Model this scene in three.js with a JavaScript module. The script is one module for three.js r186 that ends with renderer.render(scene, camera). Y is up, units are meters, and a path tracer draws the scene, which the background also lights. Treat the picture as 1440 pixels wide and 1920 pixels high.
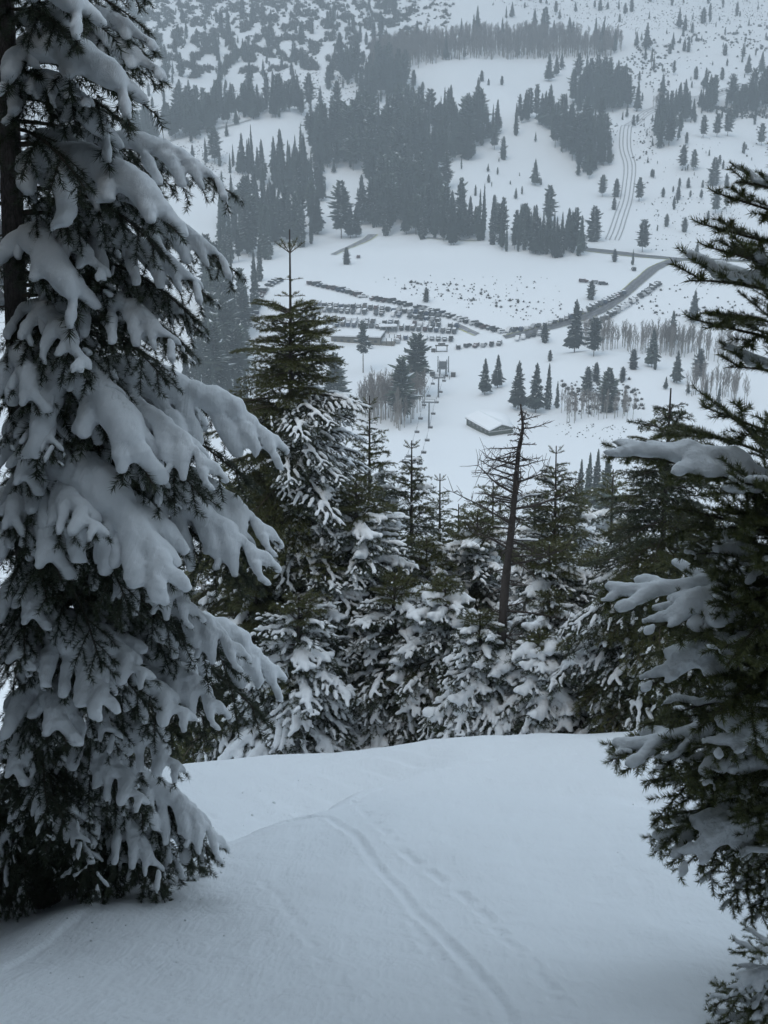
import * as THREE from 'three';
import { mergeGeometries } from 'three/addons/utils/BufferGeometryUtils.js';
import { createNoise2D, createNoise3D } from 'simplex-noise';

// ---------------------------------------------------------------- camera, sky, sun, exposure, air
const scene = new THREE.Scene();
const F = 2400, PITCH = 20 * Math.PI / 180;                     // focal length in pixels of the 1440 x 1920 photograph
const camera = new THREE.PerspectiveCamera(2 * Math.atan(960 / F) * 180 / Math.PI, 0.75, 0.05, 8000);
camera.position.set(0, 0, 0);
camera.rotation.set(-PITCH, 0, 0);
const renderer = new THREE.WebGLRenderer({ antialias: true });
renderer.toneMapping = THREE.LinearToneMapping;
renderer.toneMappingExposure = 1.22;
renderer.shadowMap.enabled = true;
const SUN = new THREE.Vector3(-0.3, 0.8, 0.5).normalize();
{
  const W = 256, H = 128, data = new Float32Array(W * H * 4), d = new THREE.Vector3();
  for (let j = 0; j < H; j++) for (let i = 0; i < W; i++) {
    const el = ((j + 0.5) / H - 0.5) * Math.PI, az = ((i + 0.5) / W - 0.5) * 2 * Math.PI;
    d.set(Math.cos(el) * Math.cos(az), Math.sin(el), Math.cos(el) * Math.sin(az));
    const up = Math.max(0, d.y), near = Math.max(0, d.dot(SUN));
    const L = (0.34 + 0.56 * up) * (1 + 0.35 * near * near);     // an overcast sky, brighter overhead and around the hidden sun
    const o = (j * W + i) * 4;
    data[o] = L * 0.8; data[o + 1] = L * 0.965; data[o + 2] = L * 1.13; data[o + 3] = 1;
  }
  const t = new THREE.DataTexture(data, W, H, THREE.RGBAFormat, THREE.FloatType);
  t.mapping = THREE.EquirectangularReflectionMapping; t.magFilter = THREE.LinearFilter; t.needsUpdate = true;
  scene.background = t; scene.environment = t;
}
const sun = new THREE.DirectionalLight(0xfff4e6, 0.9);
sun.position.copy(SUN).multiplyScalar(400);
sun.target.position.set(0, -20, -60);
sun.position.add(sun.target.position);
sun.castShadow = true; sun.shadow.radius = 60; sun.shadow.mapSize.set(2048, 2048);
Object.assign(sun.shadow.camera, { left: -300, right: 300, top: 300, bottom: -300, near: 1, far: 1500 });
scene.add(sun, sun.target);
scene.fog = new THREE.FogExp2(new THREE.Color().setRGB(0.78, 0.88, 0.95), 0.00068);

// ---------------------------------------------------------------- helpers
function rng(seed) { let s = seed >>> 0; return () => { s = (s + 0x6d2b79f5) | 0; let t = Math.imul(s ^ (s >>> 15), 1 | s); t = (t + Math.imul(t ^ (t >>> 7), 61 | t)) ^ t; return ((t ^ (t >>> 14)) >>> 0) / 4294967296; }; }
const n2 = createNoise2D(rng(11)), n3 = createNoise3D(rng(12));
const V = (x, y, z) => new THREE.Vector3(x, y, z);
const clamp = THREE.MathUtils.clamp, lerp = THREE.MathUtils.lerp, sstep = (a, b, x) => { const t = clamp((x - a) / (b - a), 0, 1); return t * t * (3 - 2 * t); };
const used = new Map();
function numbered(name) { const k = used.get(name) ?? 0; used.set(name, k + 1); return k ? name + '_' + String(k).padStart(3, '0') : name; }
function tag(o, label, category, group, kind) { o.userData = { label, category }; if (group) o.userData.group = group; if (kind) o.userData.kind = kind; return o; }
function thing(name, label, category, p = [0, 0, 0], turn = 0, group) { const o = new THREE.Group(); o.name = numbered(name); o.position.set(...p); o.rotation.y = turn; scene.add(o); return tag(o, label, category, group); }
function part(name, geo, mat, parent, kind) { const m = new THREE.Mesh(geo, mat); m.name = name; m.castShadow = m.receiveShadow = true; if (kind) m.userData = { kind }; (parent ?? scene).add(m); return m; }
// growing buffers of triangles
class Tri {
  constructor() { this.p = []; this.c = []; }
  tri(a, b, c, col) { this.p.push(a.x, a.y, a.z, b.x, b.y, b.z, c.x, c.y, c.z); if (col) for (let i = 0; i < 3; i++) this.c.push(col[0], col[1], col[2]); }
  quad(a, b, c, d, col) { this.tri(a, b, c, col); this.tri(a, c, d, col); }
  build() {
    const g = new THREE.BufferGeometry();
    g.setAttribute('position', new THREE.BufferAttribute(new Float32Array(this.p), 3));
    if (this.c.length) g.setAttribute('color', new THREE.BufferAttribute(new Float32Array(this.c), 3));
    g.computeVertexNormals();
    return g;
  }
}
// tapered tube along points with radii; uv runs in metres
function tube(pts, radii, sides = 6, cap = true) {
  const pos = [], nor = [], uv = [], idx = [], up = V(0, 0, 0), t = V(0, 0, 0), a = V(0, 0, 0), b = V(0, 0, 0), q = V(0, 0, 0);
  let run = 0;
  for (let i = 0; i < pts.length; i++) {
    t.copy(pts[Math.min(i + 1, pts.length - 1)]).sub(pts[Math.max(i - 1, 0)]).normalize();
    if (i === 0) { up.set(0.13, Math.abs(t.y) > 0.8 ? 0 : 1, Math.abs(t.y) > 0.8 ? 1 : 0.1); } else run += pts[i].distanceTo(pts[i - 1]);
    a.crossVectors(t, up).normalize(); b.crossVectors(a, t).normalize(); up.copy(b);
    for (let k = 0; k <= sides; k++) {
      const w = k / sides * 2 * Math.PI; q.copy(a).multiplyScalar(Math.cos(w)).addScaledVector(b, Math.sin(w));
      pos.push(pts[i].x + q.x * radii[i], pts[i].y + q.y * radii[i], pts[i].z + q.z * radii[i]); nor.push(q.x, q.y, q.z); uv.push(k / sides * 6.28 * radii[0], run);
    }
    if (i) for (let k = 0; k < sides; k++) { const m = i * (sides + 1) + k, l = m - sides - 1; idx.push(l, m, l + 1, l + 1, m, m + 1); }
  }
  if (cap) { const e = pos.length / 3, l = (pts.length - 1) * (sides + 1), z = pts[pts.length - 1]; pos.push(z.x, z.y, z.z); nor.push(t.x, t.y, t.z); uv.push(0, run); for (let k = 0; k < sides; k++) idx.push(l + k, e, l + k + 1); }
  const g = new THREE.BufferGeometry();
  g.setAttribute('position', new THREE.Float32BufferAttribute(pos, 3)); g.setAttribute('normal', new THREE.Float32BufferAttribute(nor, 3)); g.setAttribute('uv', new THREE.Float32BufferAttribute(uv, 2)); g.setIndex(idx);
  return g;
}
function box(w, h, d, x = 0, y = 0, z = 0, ry = 0) { const g = new THREE.BoxGeometry(w, h, d); if (ry) g.rotateY(ry); g.translate(x, y, z); return g; }

// ---------------------------------------------------------------- pixels to rays, the lie of the land
const cp = Math.cos(PITCH), sp = Math.sin(PITCH);
function ray(px, py) { const x = (px - 720) / F, y = (960 - py) / F; return V(x, y * cp - sp, -(cp + y * sp)); }   // along this the depth is 1 per unit
function atD(px, py, d) { const r = ray(px, py); return r.multiplyScalar(d / -r.z); }                            // the point of the ray at the forward distance d
const PROFILE = [[-60, 26], [-20, 7.5], [-5, 0.7], [0, -1.7], [3, -3.6], [6, -5.4], [10, -7.3], [13.5, -8.75], [17, -10], [19, -11.25], [24, -15.2], [30, -19.8], [40, -27], [60, -38], [100, -56], [200, -88], [300, -113], [400, -131], [470, -137],
  [560, -139.5], [598, -139], [618, -136.6], [660, -125.4], [700, -119.8], [780, -117.2], [900, -97], [1050, -62], [1250, -15], [1500, 45], [1750, 98], [2100, 135], [2800, 150], [5000, 150]];
const SL = PROFILE.map((p, i, A) => {
  if (!i || i === A.length - 1) { const j = i ? i : 1; return (A[j][1] - A[j - 1][1]) / (A[j][0] - A[j - 1][0]); }
  const l = (p[1] - A[i - 1][1]) / (p[0] - A[i - 1][0]), r = (A[i + 1][1] - p[1]) / (A[i + 1][0] - p[0]);
  return l * r <= 0 ? 0 : 2 * l * r / (l + r);
});
function profile(d) {
  d = clamp(d, -59.9, 4999);
  let i = 1; while (PROFILE[i][0] < d) i++;
  const [x0, y0] = PROFILE[i - 1], [x1, y1] = PROFILE[i], w = x1 - x0, t = (d - x0) / w, t2 = t * t, t3 = t2 * t;
  return (2 * t3 - 3 * t2 + 1) * y0 + (t3 - 2 * t2 + t) * w * SL[i - 1] + (-2 * t3 + 3 * t2) * y1 + (t3 - t2) * w * SL[i];
}
function coarse(x, z) {                                         // without the fine marks
  const d = -z;
  let h = profile(d);
  h += clamp(x, -9, 9) * 0.085 * sstep(6, 15, d) * (1 - sstep(18, 60, d));
  if (d > -10 && d < 120) h += 0.09 * n2(x * 0.21 + 3, z * 0.21) + 0.035 * n2(x * 0.6, z * 0.6 + 9); if (d < 24 && d > 3) h += 0.008 * n2(x * 1.9 + 5, z * 2.3) + 0.0022 * n2(x * 6.1 + 0.8 * n2(x, z), z * 6.7 + 3) + 0.0016 * n2(x * 13, z * 12 + 8);
  if (d > 60) { const w = sstep(60, 300, d), s = sstep(720, 1000, d); h += w * (1.2 * n2(x / 55, z / 55) + 0.4 * n2(x / 17, z / 17)) * (0.35 + 0.65 * s) + s * 9 * n2(x / 230 + 4, z / 230); }
  return h;
}
const marks = [];                                               // functions (x, z, d) => change of height
function land(x, z) { let h = coarse(x, z); const d = -z; for (const m of marks) if (d > m.d0 && d < m.d1) h += m(x, z, d); return h; }
function hit(px, py, f = land) {
  const r = ray(px, py); let a = 3, b = 3, t = 0;
  for (b = 3; b < 6000; b *= 1.012) { t = b; if (r.y * b < f(r.x * b, r.z * b)) break; a = b; }
  for (let i = 0; i < 24; i++) { t = (a + b) / 2; if (r.y * t < f(r.x * t, r.z * t)) b = t; else a = t; }
  return V(r.x * t, f(r.x * t, r.z * t), r.z * t);
}
const depthOf = (p) => -p.z * cp - p.y * sp;
function nearest(line, x, z) {                                  // [distance, signed distance (left of the run positive), share of the run]
  let best = 1e9, side = 0, at = 0;
  for (let i = 1; i < line.length; i++) {
    const a = line[i - 1], b = line[i], ux = b.x - a.x, uz = b.z - a.z, l2 = ux * ux + uz * uz, t = clamp(((x - a.x) * ux + (z - a.z) * uz) / l2, 0, 1), dx = x - a.x - ux * t, dz = z - a.z - uz * t, d = Math.hypot(dx, dz);
    if (d < best) { best = d; side = Math.sign(ux * dz - uz * dx) * -1; at = (i - 1 + t) / (line.length - 1); }
  }
  return [best, side * best, at];
}
function smoothLine(px, f, n = 8) { const c = new THREE.CatmullRomCurve3(px.map(([x, y]) => hit(x, y, f))); return c.getPoints(px.length * n); }
function mark(d0, d1, f) { f.d0 = d0; f.d1 = d1; marks.push(f); }
{
  const rim = smoothLine([[-80, 1850], [180, 1705], [330, 1640], [430, 1590], [520, 1556], [600, 1540], [700, 1488], [860, 1436], [960, 1412]], coarse, 4);
  mark(4, 24, (x, z) => { const [, s, at] = nearest(rim, x, z); return s > 0 ? -(0.5 + 0.4 * sstep(0.3, 0.5, at)) * sstep(0, 1.2, s) * (1 - sstep(1.1, 4.2, s)) * (1 - sstep(0.72, 0.98, at)) : -0.02 * Math.exp(-s * s / 0.02); });
  const trench = (px, w, depth, patchy, seed) => {
    const line = smoothLine(px, coarse, 8), lo = Math.min(...line.map((p) => -p.z)) - 0.5, hi = Math.max(...line.map((p) => -p.z)) + 0.5;
    mark(lo, hi, (x, z) => {
      const [d, , at] = nearest(line, x, z); if (d > w * 4) return 0;
      const k = patchy ? sstep(-0.25, 0.35, n2(x * 3.1 + seed, z * 3.1)) : 0.75 + 0.25 * n2(x * 2.2 + seed, z * 2.2), e = sstep(0, 0.08, at) * (1 - sstep(0.94, 1, at));
      const rough = 0.35 * n2(x * 14 + seed, z * 14);
      return depth * k * e * (-(1 + rough) * Math.exp(-(d * d) / (w * w)) + 0.42 * (1 + 2 * rough) * Math.exp(-((d - 1.9 * w) ** 2) / (w * w * 0.5)));
    });
  };
  trench([[420, 1586], [500, 1560], [600, 1545], [650, 1575], [700, 1630], [760, 1690], [820, 1750], [880, 1810], [930, 1870], [970, 1940]], 0.04, 0.034, 0, 1);
  trench([[600, 1490], [650, 1500], [690, 1550], [740, 1600], [810, 1650], [890, 1705], [960, 1770], [1020, 1840], [1080, 1940]], 0.045, 0.026, 1, 5);
  trench([[480, 1640], [555, 1725], [600, 1790], [650, 1870], [680, 1940]], 0.045, 0.014, 1, 9);
  trench([[770, 1720], [810, 1780], [850, 1840], [880, 1930]], 0.045, 0.018, 1, 14);
  trench([[400, 1525], [450, 1512], [520, 1518], [590, 1500], [610, 1490]], 0.1, 0.05, 1, 20);
  trench([[360, 1475], [520, 1462], [640, 1440]], 0.06, 0.02, 1, 24);
  for (const [px, py, r, k] of [[60, 1640, 1.2, 0.3], [1215, 1500, 0.35, -0.16], [780, 1500, 0.16, -0.03], [860, 1560, 2.1, 0.2], [1340, 1840, 0.45, -0.12]]) { const c = hit(px, py, coarse); mark(-c.z - 4, -c.z + 4, (x, z) => k * Math.exp(-((x - c.x) ** 2 + (z - c.z) ** 2) / (r * r))); }
  const ridge = smoothLine([[120, 300], [230, 280], [310, 262], [400, 238], [480, 218], [560, 212], [610, 222]], coarse, 4);
  mark(700, 1500, (x, z) => { const [d, s, at] = nearest(ridge, x, z); return 7 * Math.exp(-((s + 22) ** 2) / 900) * (1 - sstep(0.85, 1, at)) * (d < 120 ? 1 : 0); });
  for (const [px, py, rx, rz, k] of [[1115, 690, 26, 22, 7], [1190, 720, 30, 20, 4], [650, 420, 60, 30, -3], [930, 470, 140, 16, 2.5], [985, 740, 20, 26, 4]]) { const c = hit(px, py, coarse); mark(-c.z - rz * 3, -c.z + rz * 3, (x, z) => k * Math.exp(-(((x - c.x) / rx) ** 2) - ((z - c.z) / rz) ** 2)); }
}

// ---------------------------------------------------------------- materials
function noiseTexture(size, f, srgb) {
  const data = new Uint8Array(size * size * 4);
  for (let j = 0; j < size; j++) for (let i = 0; i < size; i++) { const c = f(i / size, j / size), o = (j * size + i) * 4; data[o] = c[0] * 255; data[o + 1] = c[1] * 255; data[o + 2] = c[2] * 255; data[o + 3] = 255; }
  const t = new THREE.DataTexture(data, size, size); t.wrapS = t.wrapT = THREE.RepeatWrapping; t.magFilter = THREE.LinearFilter; t.needsUpdate = true; if (srgb) t.colorSpace = THREE.SRGBColorSpace;
  return t;
}
function tiled(u, v, k, s) { const a = 2 * Math.PI * u, b = 2 * Math.PI * v, r = k / (2 * Math.PI); return n3(Math.cos(a) * r + s, Math.sin(a) * r, 0.7 * Math.cos(b) * r + s * 2) * 0.7 + 0.3 * n3(Math.sin(b) * r, Math.cos(b) * r + s, Math.sin(a) * r); }
const r1 = rng(5);
const snowBump = noiseTexture(512, (u, v) => { const k = clamp(0.5 + 0.25 * tiled(u, v, 9, 1) + 0.16 * tiled(u, v, 30, 4) + 0.22 * (r1() - 0.5), 0, 1); return [k, k, k]; });
const std = (r, g, b, o = {}) => { const m = new THREE.MeshStandardMaterial({ roughness: 0.9, metalness: 0, side: THREE.DoubleSide, ...o }); m.color.setRGB(r, g, b); return m; };
const M = {
  ground: std(0.84, 0.865, 0.89, { bumpMap: snowBump, bumpScale: 0.02, roughness: 0.75 }),
  snow: std(0.85, 0.87, 0.89, { roughness: 0.8, bumpMap: snowBump, bumpScale: 0.012 }),
  bark: std(0.17, 0.15, 0.145, { roughness: 0.95, bumpScale: 0.012 }),
  twig: std(0.085, 0.065, 0.05),
  deadwood: std(0.085, 0.07, 0.062, { roughness: 0.95, bumpScale: 0.012 }),
  needle: std(1, 1, 1, { vertexColors: true, roughness: 0.55 }),
  crown: std(1, 1, 1, { vertexColors: true, roughness: 0.8 }),
  farTrunk: std(0.11, 0.085, 0.07), aspen: std(0.3, 0.28, 0.26), aspenTwig: std(0.2, 0.17, 0.15),
  road: std(0.36, 0.365, 0.38), slush: std(0.7, 0.71, 0.73), rut: std(0.34, 0.35, 0.36),
  steel: std(0.15, 0.16, 0.17, { roughness: 0.5, metalness: 0.4 }), wood: std(0.16, 0.14, 0.11), woodDark: std(0.07, 0.065, 0.06), wallGreen: std(0.075, 0.085, 0.065), glass: std(0.03, 0.035, 0.04, { roughness: 0.15 }), trim: std(0.5, 0.5, 0.5), tyre: std(0.02, 0.02, 0.02),
};
M.road.map = noiseTexture(256, (u, v) => { const k = clamp(0.62 + 0.3 * tiled(u, v * 0.3, 7, 6) + 0.25 * tiled(u, v, 22, 9) + (Math.abs(u - 0.5) > 0.42 ? 0.3 : 0), 0, 1); return [k, k, k * 1.02]; }, true); M.slush.map = M.road.map;
M.bark.bumpMap = M.deadwood.bumpMap = noiseTexture(256, (u, v) => { const k = clamp(0.5 + 0.4 * tiled(u, v * 0.5, 14, 3) + 0.25 * tiled(u, v, 34, 8), 0, 1); return [k, k, k]; });
M.bark.map = noiseTexture(256, (u, v) => { const k = clamp(0.72 + 0.2 * tiled(u, v, 8, 5) + 0.2 * tiled(u, v, 26, 2), 0, 1); return [k, k * 0.98, k * 0.96]; }, true);
for (const t of [M.bark.bumpMap, M.bark.map]) t.repeat.set(4, 2);

// ---------------------------------------------------------------- the ground: one sheet, fine where the camera stands
{
  const rows = [], cols = [];
  for (let r = 0.4; r < 5.2; r *= 1.03) rows.push(r);
  for (let r = rows[rows.length - 1] + 0.03; r < 19.5; r += 0.032) rows.push(r);
  for (let r = rows[rows.length - 1] * 1.01; r < 3400; r *= 1.0145) rows.push(r);
  for (let a = -180; a < 180;) { cols.push(a * Math.PI / 180); const m = Math.abs(a); a += m < 20.01 ? 0.155 : m < 50 ? 0.7 : 4; }
  const nc = cols.length, pos = new Float32Array((rows.length * nc + 1) * 3), uv = new Float32Array((rows.length * nc + 1) * 2), idx = [];
  let o = 0, w = 0;
  const add = (x, z) => { pos[o++] = x; pos[o++] = land(x, z); pos[o++] = z; uv[w++] = x / 1.6; uv[w++] = z / 1.6; };
  for (const r of rows) for (const a of cols) add(r * Math.sin(a), -r * Math.cos(a));
  add(0, 0);
  for (let i = 0; i + 1 < rows.length; i++) for (let j = 0; j < nc; j++) { const k = (j + 1) % nc, a = i * nc + j, b = i * nc + k, c = a + nc, d = b + nc; idx.push(a, b, c, b, d, c); }
  for (let j = 0; j < nc; j++) idx.push(rows.length * nc, (j + 1) % nc, j);
  const g = new THREE.BufferGeometry();
  g.setAttribute('position', new THREE.BufferAttribute(pos, 3)); g.setAttribute('uv', new THREE.BufferAttribute(uv, 2)); g.setIndex(idx); g.computeVertexNormals();
  const m = part('snow_ground', g, M.ground); tag(m, 'snow slope falling away to the valley floor and the hill beyond', undefined, null, 'structure'); delete m.userData.category;
}
function ribbon(line, width, lift) {                             // a strip laid on the land
  const pos = [], uv = [], idx = []; let run = 0; const N = 4;
  line.forEach((p, i) => {
    const a = line[Math.max(0, i - 1)], b = line[Math.min(line.length - 1, i + 1)], l = Math.hypot(b.x - a.x, b.z - a.z), nx = -(b.z - a.z) / l, nz = (b.x - a.x) / l;
    if (i) run += p.distanceTo(line[i - 1]);
    const ww = typeof width === 'function' ? width(i / (line.length - 1)) : width;
    for (let k = 0; k <= N; k++) { const s = (k / N - 0.5) * ww, x = p.x + nx * s, z = p.z + nz * s; pos.push(x, land(x, z) + lift, z); uv.push(k / N, run / 10); }
    if (i) for (let k = 0; k < N; k++) { const m = i * (N + 1) + k, q = m - N - 1; idx.push(q, q + 1, m, m, q + 1, m + 1); }
  });
  const g = new THREE.BufferGeometry();
  g.setAttribute('position', new THREE.Float32BufferAttribute(pos, 3)); g.setAttribute('uv', new THREE.Float32BufferAttribute(uv, 2)); g.setIndex(idx); g.computeVertexNormals();
  return g;
}
function structure(name, geo, mat, label) { const m = part(numbered(name), geo, mat); m.userData = { kind: 'structure', label }; return m; }
{
  const main = smoothLine([[1095, 468], [1150, 474], [1210, 481], [1270, 486], [1330, 488], [1400, 490], [1470, 493]], land, 6);
  structure('road', ribbon(main, 8, 0.3), M.road, 'grey ploughed road crossing behind the parking lot');
  const side = smoothLine([[1268, 488], [1235, 500], [1205, 522], [1170, 552], [1135, 578], [1090, 597], [1040, 612], [990, 624], [945, 633]], land, 6);
  structure('access_road', ribbon(side, (t) => 8 - 4 * t, 0.34), M.road, 'grey access road sloping down to the parking lot');
  structure('snow_road', ribbon(smoothLine([[625, 478], [660, 462], [690, 448], [700, 440]], land, 6), (t) => 4 + 3 * t, 0.3), M.slush, 'slushy track leaving the meadow by the forest');
  structure('lot_lane', ribbon(smoothLine([[852, 609], [870, 617], [895, 628]], land, 6), 4, 0.3), M.slush, 'worn lane at the end of the parking rows');
  structure('bridge_road', ribbon(smoothLine([[800, 446], [840, 450], [900, 452]], land, 6), 4, 0.3), M.slush, 'strip of road showing between forest trunks');
  const up = [[1148, 450], [1166, 400], [1178, 350], [1181, 310], [1172, 270], [1185, 235], [1215, 210], [1250, 198], [1300, 186], [1370, 168], [1450, 150]];
  for (const s of [-4.2, -1.6, 1.5, 4]) {
    const line = smoothLine(up, land, 8), off = line.map((p, i) => { const a = line[Math.max(0, i - 1)], b = line[Math.min(line.length - 1, i + 1)], l = Math.hypot(b.x - a.x, b.z - a.z); return V(p.x - (b.z - a.z) / l * s, 0, p.z + (b.x - a.x) / l * s); });
    structure('wheel_track', ribbon(off, 0.8, 0.3), M.rut, 'long wheel rut on the snowy uphill road');
  }
  structure('hill_track', ribbon(smoothLine([[225, 284], [310, 268], [400, 243], [470, 225]], land, 6), 3, 0.3), M.rut, 'dark cut of a track along the left ridge');
}

// ---------------------------------------------------------------- snow lying on branches: a field of capsules, meshed by surface nets
function snowMesh(caps, k, cell, rough = 0.007) {
  const lo = V(1e9, 1e9, 1e9), hi = V(-1e9, -1e9, -1e9);
  for (const c of caps) for (const p of [c.a, c.b]) { const m = Math.max(c.ra, c.rb) + k * 3; lo.min(V(p.x - m, p.y - m, p.z - m)); hi.max(V(p.x + m, p.y + m, p.z + m)); }
  const nx = Math.ceil((hi.x - lo.x) / cell) + 2, ny = Math.ceil((hi.y - lo.y) / cell) + 2, nz = Math.ceil((hi.z - lo.z) / cell) + 2, Fd = new Float32Array(nx * ny * nz);
  const ab = V(0, 0, 0);
  for (const c of caps) {
    const m = Math.max(c.ra, c.rb) + k * 3; ab.subVectors(c.b, c.a); const l2 = Math.max(1e-8, ab.lengthSq());
    const i0 = Math.max(0, Math.floor((Math.min(c.a.x, c.b.x) - m - lo.x) / cell)), i1 = Math.min(nx - 1, Math.ceil((Math.max(c.a.x, c.b.x) + m - lo.x) / cell));
    const j0 = Math.max(0, Math.floor((Math.min(c.a.y, c.b.y) - m - lo.y) / cell)), j1 = Math.min(ny - 1, Math.ceil((Math.max(c.a.y, c.b.y) + m - lo.y) / cell));
    const k0 = Math.max(0, Math.floor((Math.min(c.a.z, c.b.z) - m - lo.z) / cell)), k1 = Math.min(nz - 1, Math.ceil((Math.max(c.a.z, c.b.z) + m - lo.z) / cell));
    for (let z = k0; z <= k1; z++) for (let y = j0; y <= j1; y++) for (let x = i0; x <= i1; x++) {
      const px = lo.x + x * cell - c.a.x, py = lo.y + y * cell - c.a.y, pz = lo.z + z * cell - c.a.z, t = clamp((px * ab.x + py * ab.y + pz * ab.z) / l2, 0, 1);
      const dx = px - ab.x * t, dy = (py - ab.y * t), dz = pz - ab.z * t, dist = Math.sqrt(dx * dx + dy * dy * (dy < 0 ? 2.6 : 1) + dz * dz) - lerp(c.ra, c.rb, t);   // flatter below
      if (dist < k * 3) Fd[(z * ny + y) * nx + x] += Math.exp(-dist / k);
    }
  }
  for (let z = 0, i = 0; z < nz; z++) for (let y = 0; y < ny; y++) for (let x = 0; x < nx; x++, i++) {
    if (Fd[i] < 1e-4) { Fd[i] = -9; continue; }
    const X = lo.x + x * cell, Y = lo.y + y * cell, Z = lo.z + z * cell;
    Fd[i] = Math.log(Fd[i]) + (1.3 * rough * n3(X * 4.3, Y * 4.3 + 7, Z * 4.3 + caps.length) + rough * n3(X * 9, Y * 9, Z * 9 + caps.length) + 0.5 * rough * n3(X * 23, Y * 23, Z * 23)) / k;
  }
  const id = new Int32Array(nx * ny * nz).fill(-1), pos = [], nor = [], uv = [], idx = [], at = (x, y, z) => Fd[(z * ny + y) * nx + x];
  for (let z = 0; z < nz - 1; z++) for (let y = 0; y < ny - 1; y++) for (let x = 0; x < nx - 1; x++) {
    let s = 0; const f = [];
    for (let q = 0; q < 8; q++) { f[q] = at(x + (q & 1), y + ((q >> 1) & 1), z + (q >> 2)); if (f[q] > 0) s |= 1 << q; }
    if (s === 0 || s === 255) continue;
    let n = 0, ax = 0, ay = 0, az = 0;
    for (let e = 0; e < 12; e++) {
      const d = e >> 2, r = e & 3, p = d === 0 ? r << 1 : d === 1 ? (r & 1) | ((r & 2) << 1) : r, q = p | (1 << d);
      if ((f[p] > 0) === (f[q] > 0)) continue;
      const t = f[p] / (f[p] - f[q]); n++;
      ax += (p & 1) + (d === 0 ? t : 0); ay += ((p >> 1) & 1) + (d === 1 ? t : 0); az += (p >> 2) + (d === 2 ? t : 0);
    }
    id[(z * ny + y) * nx + x] = pos.length / 3;
    const X = lo.x + (x + ax / n) * cell, Y = lo.y + (y + ay / n) * cell, Z = lo.z + (z + az / n) * cell;
    pos.push(X, Y, Z); uv.push(X / 0.8, (Z + Y) / 0.8);
    const g = V(f[0] + f[2] + f[4] + f[6] - f[1] - f[3] - f[5] - f[7], f[0] + f[1] + f[4] + f[5] - f[2] - f[3] - f[6] - f[7], f[0] + f[1] + f[2] + f[3] - f[4] - f[5] - f[6] - f[7]).normalize();
    nor.push(g.x, g.y, g.z);
  }
  const face = (a, b, c, d, flip) => { if (a < 0 || b < 0 || c < 0 || d < 0) return; if (flip) idx.push(a, c, b, a, d, c); else idx.push(a, b, c, a, c, d); };
  const ix = (x, y, z) => id[(z * ny + y) * nx + x];
  for (let z = 1; z < nz - 1; z++) for (let y = 1; y < ny - 1; y++) for (let x = 1; x < nx - 1; x++) {
    const v = at(x, y, z) > 0;
    if (v !== at(x + 1, y, z) > 0) face(ix(x, y - 1, z - 1), ix(x, y, z - 1), ix(x, y, z), ix(x, y - 1, z), !v);
    if (v !== at(x, y + 1, z) > 0) face(ix(x - 1, y, z - 1), ix(x - 1, y, z), ix(x, y, z), ix(x, y, z - 1), !v);
    if (v !== at(x, y, z + 1) > 0) face(ix(x - 1, y - 1, z), ix(x, y - 1, z), ix(x, y, z), ix(x - 1, y, z), !v);
  }
  const g = new THREE.BufferGeometry();
  g.setAttribute('position', new THREE.Float32BufferAttribute(pos, 3)); g.setAttribute('normal', new THREE.Float32BufferAttribute(nor, 3)); g.setAttribute('uv', new THREE.Float32BufferAttribute(uv, 2)); g.setIndex(idx);
  return g;
}

// ---------------------------------------------------------------- fir boughs: an axis, branchlets to both sides, twigs, needles, and the snow on them
const GREEN = { dark: [[0.022, 0.034, 0.022], [0.04, 0.055, 0.03]], olive: [[0.045, 0.055, 0.016], [0.13, 0.13, 0.035]], bright: [[0.06, 0.075, 0.022], [0.17, 0.175, 0.05]], mid: [[0.028, 0.042, 0.022], [0.06, 0.07, 0.03]] };
function needlesOn(T, R, pts, density, len, wid, tone, from = 0) {
  const t = V(0, 0, 0), a = V(0, 0, 0), b = V(0, 0, 0), dir = V(0, 0, 0), p = V(0, 0, 0), w = V(0, 0, 0);
  for (let i = 1; i < pts.length; i++) {
    t.subVectors(pts[i], pts[i - 1]); const l = t.length(); t.divideScalar(l || 1);
    a.set(-t.z, 0.001, t.x).normalize(); b.crossVectors(a, t).normalize(); if (b.y < 0) b.negate();
    const n = Math.floor(l * density + R());
    for (let k = 0; k < n; k++) {
      const s = R(); if ((i - 1 + s) / (pts.length - 1) < from) continue;
      const phi = R() * 6.283, e = len * (0.7 + 0.5 * R()), fwd = 0.35 + 0.4 * R() + (i === pts.length - 1 ? 0.5 * s : 0);
      p.lerpVectors(pts[i - 1], pts[i], s);
      dir.copy(t).multiplyScalar(fwd).addScaledVector(a, Math.cos(phi)).addScaledVector(b, Math.sin(phi) * 0.85 + 0.2).normalize();
      w.crossVectors(dir, R() < 0.5 ? b : t).normalize().multiplyScalar(wid * 0.5);
      const c = R() ** 1.6, lo = tone[0], hi = tone[1], col = [lerp(lo[0], hi[0], c), lerp(lo[1], hi[1], c), lerp(lo[2], hi[2], c)];
      T.p.push(p.x - w.x, p.y - w.y, p.z - w.z, p.x + w.x, p.y + w.y, p.z + w.z, p.x + dir.x * e, p.y + dir.y * e, p.z + dir.z * e);
      for (let q = 0; q < 3; q++) T.c.push(col[0], col[1], col[2]);
    }
  }
}
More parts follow.
